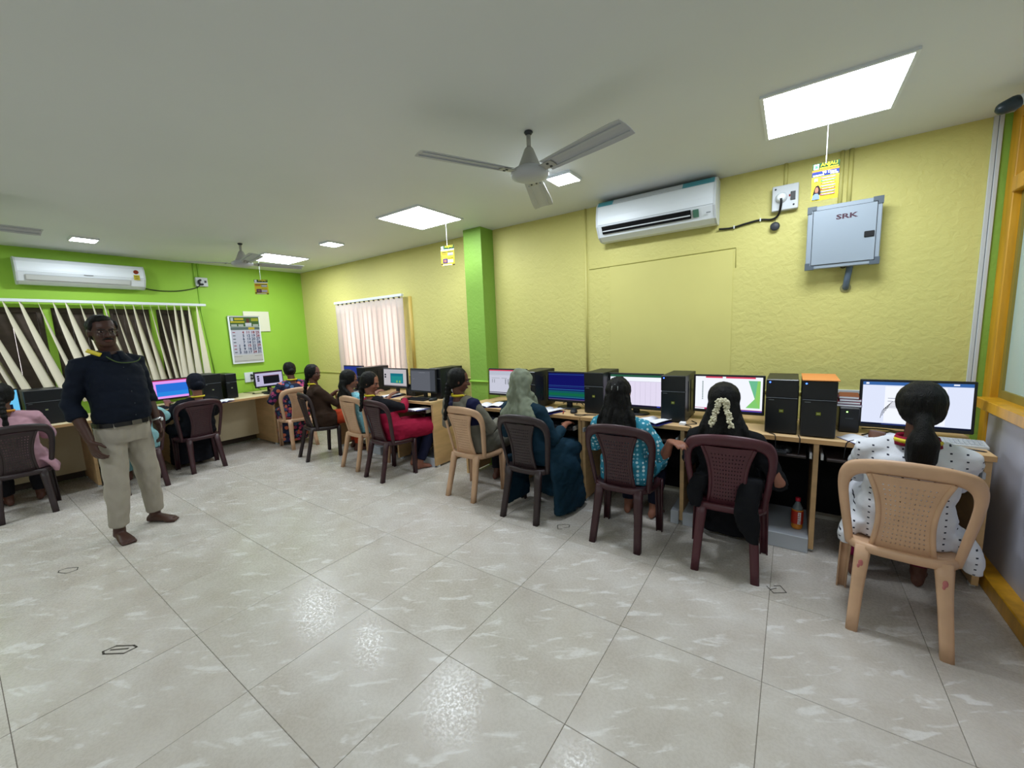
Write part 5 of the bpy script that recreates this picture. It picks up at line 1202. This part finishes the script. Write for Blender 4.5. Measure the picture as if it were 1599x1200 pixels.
_, Ee = seated('person', 'woman in a grey and navy top with a long braid and yellow lanyard', -2.405, 2.735, D_(-6), (-2.445, 2.685, 1.168), dict(
    skin=SK1, top=m_E, pants=fabric('dark_navy', '#12141f'), hair='braid', bside=-.06, bl=.16, R=(-2.235, 2.96, .665), L=(-2.66, 2.96, .70), hintR=(.7, -.3, -.9), sleeve=.85, hyaw=-42, hpitch=12, lan=M_lan_y, srad=1.1, vox=.0075, footR=(.12, .25), footL=(-.05, .30)))
# woman in crimson
_, Ff = seated('person', 'woman in a crimson tunic and dark vest leaning to her keyboard', -3.50, 2.655, D_(-10), (-3.63, 2.605, 1.110), dict(
    skin=SK3, top=zoned('crimson_and_black_cotton', '#8f1234', '#101018', [(0, True, -1, .150), (1, False, -1, .105), (2, False, .69, 1.2)]), pants=fabric('dark_print', '#171a33'), hair='braid', bside=-.03, bl=.10, R=(-3.60, 2.985, .775), L=(-3.72, 2.90, .645), hintR=(.8, -.1, -.55), hdR=(-.25, .9, .0), sleeve=.88, srad=1.1, hyaw=-52, hpitch=18, lan=M_lan_y, hem=.95, loose=.02, footR=(.10, .22), footL=(-.08, .26)))
# woman in aqua
_, Gg = seated('person', 'woman in an aqua top with loose hair, half hidden behind the crimson tunic', -4.06, 2.735, D_(-6), (-4.155, 2.70, 1.112), dict(
    skin=SK2, top=voro_print('aqua_stripe', '#7fb9c6', ('#a6d2da', '#5f9fb0'), 26, .3), pants=fabric('teal_dark', '#1c3a44'), hair='long', hl=.10, R=(-3.93, 3.04, .775), L=(-4.22, 3.0, .775), sleeve=.5, srad=1.15, hyaw=-35, hpitch=16, vox=.009))
# woman in brown
_, Hh = seated('person', 'woman in a brown top with a long braid, seen in profile', -4.90, 2.665, D_(-20), (-4.955, 2.695, 1.168), dict(
    skin=SK1, top=fabric('brown_cotton', '#33231a'), pants=fabric('rust_cotton', '#a83a1c'), hair='braid', bside=-.05, bl=.16, R=(-4.765, 3.0, .80), L=(-5.02, 3.0, .775), sleeve=.80, hyaw=-48, hpitch=6, hem=.3, lan=M_lan_y, vox=.009))
# woman in floral dress, facing the green wall
_, Ii = seated('person', 'woman in a pink and navy floral dress below the calendar', -5.70, 2.81, D_(84), (-5.86, 2.82, 1.172), dict(
    skin=SK1, top=voro_print('floral_print', '#1c2238', ('#b04a6c', '#2a3150', '#c06a50', '#26304a', '#8a3a68', '#3a5a80'), 22, .55), gown=True, topname='dress', hair='bun', R=(-6.10, 2.95, .78), L=(-6.06, 2.66, .775), sleeve=.62, lan=M_lan_y, hpitch=12, vox=.009, hs=.9, gw=.19, knee=.30))
# woman in black at the green wall
_, Jj = seated('person', 'woman in a black gown with yellow lanyard at the green wall desk', -5.80, 1.68, D_(92), (-5.89, 1.722, 1.128), dict(
    skin=SK2, top=fabric('black_gown', '#0e1018'), gown=True, topname='gown', hair='bun', hairmat=fabric('black_scarf', '#0f1320', .1), R=(-6.14, 1.82, .78), L=(-6.14, 1.50, .775), sleeve=.9, srad=1.1, lan=M_lan_y, hpitch=14, hs=1.0, vox=.0085, loose=.022, gw=.22, knee=.33))
# hidden woman in pale blue
_, Kk = seated('person', 'woman in a pale aqua top hidden behind the standing man', -5.62, 1.08, D_(80), (-5.72, 1.06, 1.12), dict(
    skin=SK1, top=fabric('pale_aqua', '#8fc0c6'), pants=fabric('aqua_trousers', '#7fb2ba'), hair='braid', R=(-6.02, 1.30, .74), L=(-6.05, 1.0, .775), hintR=(.25, .9, -.6), sleeve=.48, srad=1.25, vox=.009, knee=.33))
# woman in pink at the left edge
_, Ll = seated('person', 'woman in a pale pink tunic with a long braid at the left edge', -5.74, .285, D_(86), (-5.86, .285, 1.196), dict(
    skin=SK1, top=fabric('pink_cotton', '#b98f9c'), pants=fabric('dark_trousers', '#1b1a20'), hair='braid', bside=.0, R=(-6.14, .45, .775), L=(-6.14, .12, .775), sleeve=.8, lan=mat('lanyard_orange', '#c98a2a', .6), srad=1.12, vox=.0085, hyaw=-10, fit=1.05, knee=.33, dside=True,
    drape=[(((-5.72, .46, .48), .08, .04), ((-5.70, .50, .41), .08, .035), ((-5.69, .51, .35), .05, .02))]))

# ------------------------------------------------------------------ standing man
mx_, my_ = -4.225, .745
aF = math.radians(14)                       # facing angle from +X towards +Y
f = V((math.cos(aF), math.sin(aF), 0)); r = V((math.sin(aF), -math.cos(aF), 0)); u = V((0, 0, 1)); O = V((mx_, my_, 0))
man = empty('person', (mx_, my_, 0), aF-PI/2, 'barefoot man in a navy shirt and beige trousers standing by the desks', 'person')
L = lambda x, y, z: O+r*x+f*y+u*z
hyaw = math.radians(4); hf = V((math.cos(hyaw), math.sin(hyaw), -.03)).normalized(); hr = hf.cross(u).normalized(); hu = hr.cross(hf).normalized()
hs = 1.06; hc = L(.034, .03, 1.597)
footR, footL = V((-4.215, .630, .085)), V((-4.375, .882, .085))
MS = skin('#432a22')
hipR, hipL = L(.078, 0, .87), L(-.078, 0, .87)
kneeR = hipR.lerp(footR, .52)+f*.03; kneeL = hipL.lerp(footL, .52)+f*.03
shR, shL = L(.178, -.01, 1.365), L(-.150, -.01, 1.375)
elR, elL = L(.245, -.05, 1.09), L(-.205, -.05, 1.10)
wrR, wrL = L(.225, .07, .83), L(-.215, .03, .86)
dR = (f+r*.15).normalized(); dL = (f-r*.42).normalized()
bm = bmesh.new()
loft(bm, [ering(L(0, y, z), r*a_, f*b_, 20, 2.3) for z, a_, b_, y in ((.80, .125, .10, 0), (.92, .135, .11, 0), (1.05, .14, .115, .02), (1.2, .15, .11, .01), (1.33, .15, .095, 0), (1.40, .115, .07, 0), (1.45, .07, .06, 0))])
head(bm, hc, hf, hr, hu, hs, True, False)
tube(bm, [L(0, -.005, 1.40), L(0, .0, 1.46), hc-hu*.06], [.065, .058, .056], 14, True, True)
for s0, e0, w0, k in ((shR, elR, wrR, 1), (shL, elL, wrL, -1)):
    tube(bm, [s0, s0.lerp(e0, .5), e0, e0.lerp(w0, .3), w0], [.048, .045, .038, .040, .027], 12, True, True)
    d = (w0-e0).normalized(); hand(bm, w0+d*.01, (d*.9-u*.35+f*.05).normalized(), r*k*.75+f*.35, f-r*k*.15, 26, 1.05, .8)
for h0, k0, a0, d0, sd in ((hipR, kneeR, footR, dR, 1), (hipL, kneeL, footL, dL, -1)):
    tube(bm, [h0, k0], [.072, .052], 12, True, True); tube(bm, [k0, k0.lerp(a0, .35), a0], [.054, .055, .036], 12, True, True); foot(bm, a0, d0, u, 1.08, sd)
body = place('body', remesh(bm, .0058, 3), MS, man)
M_navy = fabric('navy_shirt_cotton', '#0a1220', .12)
bm = bmesh.new()
loft(bm, [ering(L(0, y, z), r*a_, f*b_, 26, 2.4) for z, a_, b_, y in ((.885, .145, .120, .005), (.93, .158, .138, .015), (.98, .166, .150, .028), (1.06, .168, .154, .032), (1.15, .168, .146, .024), (1.25, .172, .132, .012), (1.33, .170, .114, .002), (1.39, .135, .090, 0), (1.435, .080, .072, 0))])
for s0, e0, w0, k in ((shR, elR, wrR, 1), (shL, elL, wrL, -1)):
    q = e0.lerp(w0, .42 if k > 0 else .30)
    tube(bm, [L(.09*k, -.005, 1.385), s0, s0.lerp(e0, .5), e0, q], [.058, .064, .060, .054, .050], 16, True, False)
    tube(bm, [q-(w0-e0).normalized()*.045, q], [.056, .054], 16, True, False)
shirt = place('shirt', remesh(bm, .008, 3, .011, (9, 9, 14), 2.0), M_navy, man)
# collar, lanyard, buttons
nb = L(.012, .002, 1.435)
bm = bmesh.new()
for sgn in (-1, 1):
    pts = []
    for i in range(9):
        a_ = -PI/2+sgn*(PI*.92)*i/8; pts.append((nb+r*.078*math.cos(a_)+f*(.074*math.sin(a_)), i/8))
    loft(bm, [[p+u*(.030-.012*t), p+(p-nb).normalized()*.010+u*(.020-.012*t), p+(p-nb).normalized()*(.026+.01*t)-u*(.016+.035*t), p+(p-nb).normalized()*(.02+.01*t)-u*(.018+.035*t), p+u*(-.01)] for p, t in pts])
place_bm('collar', bm, M_navy, shirt)
bm = bmesh.new(); pts = []
for t in [i/10 for i in range(11)]: pts.append(L(.085-.02*t, -.05+.10*t+.02*t, 1.462-.035*t))
loft(bm, [[p+u*.016+r*.010, p+u*.018+r*.018, p-u*.006+r*.033, p-u*.008+r*.025] for p in pts]); place_bm('lanyard', bm, M_lan_y, man)
bm = bmesh.new(); tube(bm, spline([L(.065, .07, 1.425), L(.03, .135, 1.375), L(-.04, .148, 1.365), L(-.10, .13, 1.375), L(-.135, .10, 1.40)], 6), .004, 6); place_bm('lanyard_cord', bm, fabric('olive_cord', '#4a5a34'), man)
for z in (1.33, 1.24, 1.15, 1.06, .97):
    bm = bmesh.new(); ell(bm, L(-.012, {1.33: .118, 1.24: .147, 1.15: .172, 1.06: .188, .97: .178}[z], z), .005, .003, .005, None, 8); place_bm('button', bm, M_dgrey, shirt)
M_beigecloth = fabric('beige_trousers', '#9d968a', .12)
bm = bmesh.new()
loft(bm, [ering(L(0, y, z), r*a_, f*b_, 24, 2.4) for z, a_, b_, y in ((.76, .145, .115, .0), (.80, .158, .124, .0), (.86, .164, .130, .005), (.905, .158, .130, .01), (.915, .156, .128, .01))])
for h0, k0, a0 in ((hipR, kneeR, footR), (hipL, kneeL, footL)):
    q = k0.lerp(a0, .93); tube(bm, [h0-u*.01, h0.lerp(k0, .4), k0, k0.lerp(a0, .5), q], [.090, .086, .074, .066, .056], 18, True, False)
    tube(bm, [q+u*.03, q+u*.005], [.058, .059], 16, True, False)
tro = place('trousers', remesh(bm, .008, 3, .010, (15, 15, 6), 1.0), M_beigecloth, man)
bm = bmesh.new(); rr_ = [ering(L(0, .012, z), r*a_, f*b_, 40, 2.4) for z, a_, b_ in ((.895, .162, .138), (.897, .167, .143), (.928, .167, .146), (.930, .162, .140))]; loft(bm, rr_, False); belt = place_bm('belt', bm, mat('belt_black', '#121214', .4), man, False)
bm = bmesh.new(); box(bm, -.030, .030, -.004, .006, -.018, .018, .004); bmesh.ops.transform(bm, matrix=Matrix.Translation(L(-.02, .160, .912)) @ Matrix((r, f, u)).transposed().to_4x4(), verts=bm.verts); place_bm('buckle', bm, mat('buckle', '#6a655c', .35, metal=.6), belt, False)
for x in (-.12, .12):
    bm = bmesh.new(); box(bm, -.007, .007, -.003, .005, -.024, .022); bmesh.ops.transform(bm, matrix=Matrix.Translation(L(x*.85, .128, .912)) @ Matrix((r, f, u)).transposed().to_4x4(), verts=bm.verts); place_bm('belt_loop', bm, M_beigecloth, tro, False)
# watch
bm = bmesh.new(); d = (wrL-elL).normalized(); c = elL.lerp(wrL, .90); a_ = d.orthogonal().normalized(); b_ = d.cross(a_)
loft(bm, [ering(c+d*k, a_*.032, b_*.032, 20) for k in (-.008, .008)], False); w_ = place_bm('watch_strap', bm, M_metal, man); md = w_.modifiers.new('t', 'SOLIDIFY'); md.thickness = .003
bm = bmesh.new(); q = c+(f*.75-r*.6).normalized()*.036; tube(bm, [q-(f*.75-r*.6)*.004, q+(f*.75-r*.6)*.004], .015, 16); place_bm('watch_dial', bm, M_white, w_)
# hair, moustache, glasses
B = lambda x, y, z: hc+(hr*x+hf*y+hu*z)*hs
Mh = Matrix((hr, hf, hu)).transposed()
bm = bmesh.new(); ell(bm, B(0, -.026, .036), .080*hs, .090*hs, .088*hs, Mh, 18); ell(bm, B(0, -.052, -.01), .068*hs, .055*hs, .06*hs, Mh, 16)
ell(bm, B(.012, .022, .088), .055*hs, .050*hs, .032*hs, Mh); ell(bm, B(.06, .0, .045), .022*hs, .045*hs, .04*hs, Mh); ell(bm, B(-.06, .0, .045), .022*hs, .045*hs, .04*hs, Mh)
place('hair', remesh(bm, .0065, 2, .004, (60, 60, 30), 1), M_hair, man)
face_bits(man, hc, hf, hr, hu, hs, '#0f0b0a', '#5c322a')
bm = bmesh.new()
for k in (-1, 1): tube(bm, [B(0, .100, -.043), B(k*.015, .097, -.045), B(k*.028, .086, -.052)], [.0055, .006, .0035], 8, True, True)
place_bm('moustache', bm, M_hair, man)
gl_ = bmesh.new()
for k in (-1, 1):
    pts = [B(k*.031+.023*math.cos(t), .100-.012*abs(.031+k*.0+.023*math.cos(t)*k)*6*.15, .002+.016*math.sin(t)) for t in [2*PI*i/16 for i in range(17)]]; tube(gl_, pts, .0014, 5, False)
    tube(gl_, [B(k*.054, .098, .006), B(k*.078, .03, .006), B(k*.080, -.01, .0)], .0015, 5)
tube(gl_, [B(-.009, .100, .006), B(0, .108, .009), B(.009, .100, .006)], .0014, 5); place_bm('spectacles', gl_, mat('spectacle_frame', '#3a3634', .4, metal=.5), man)
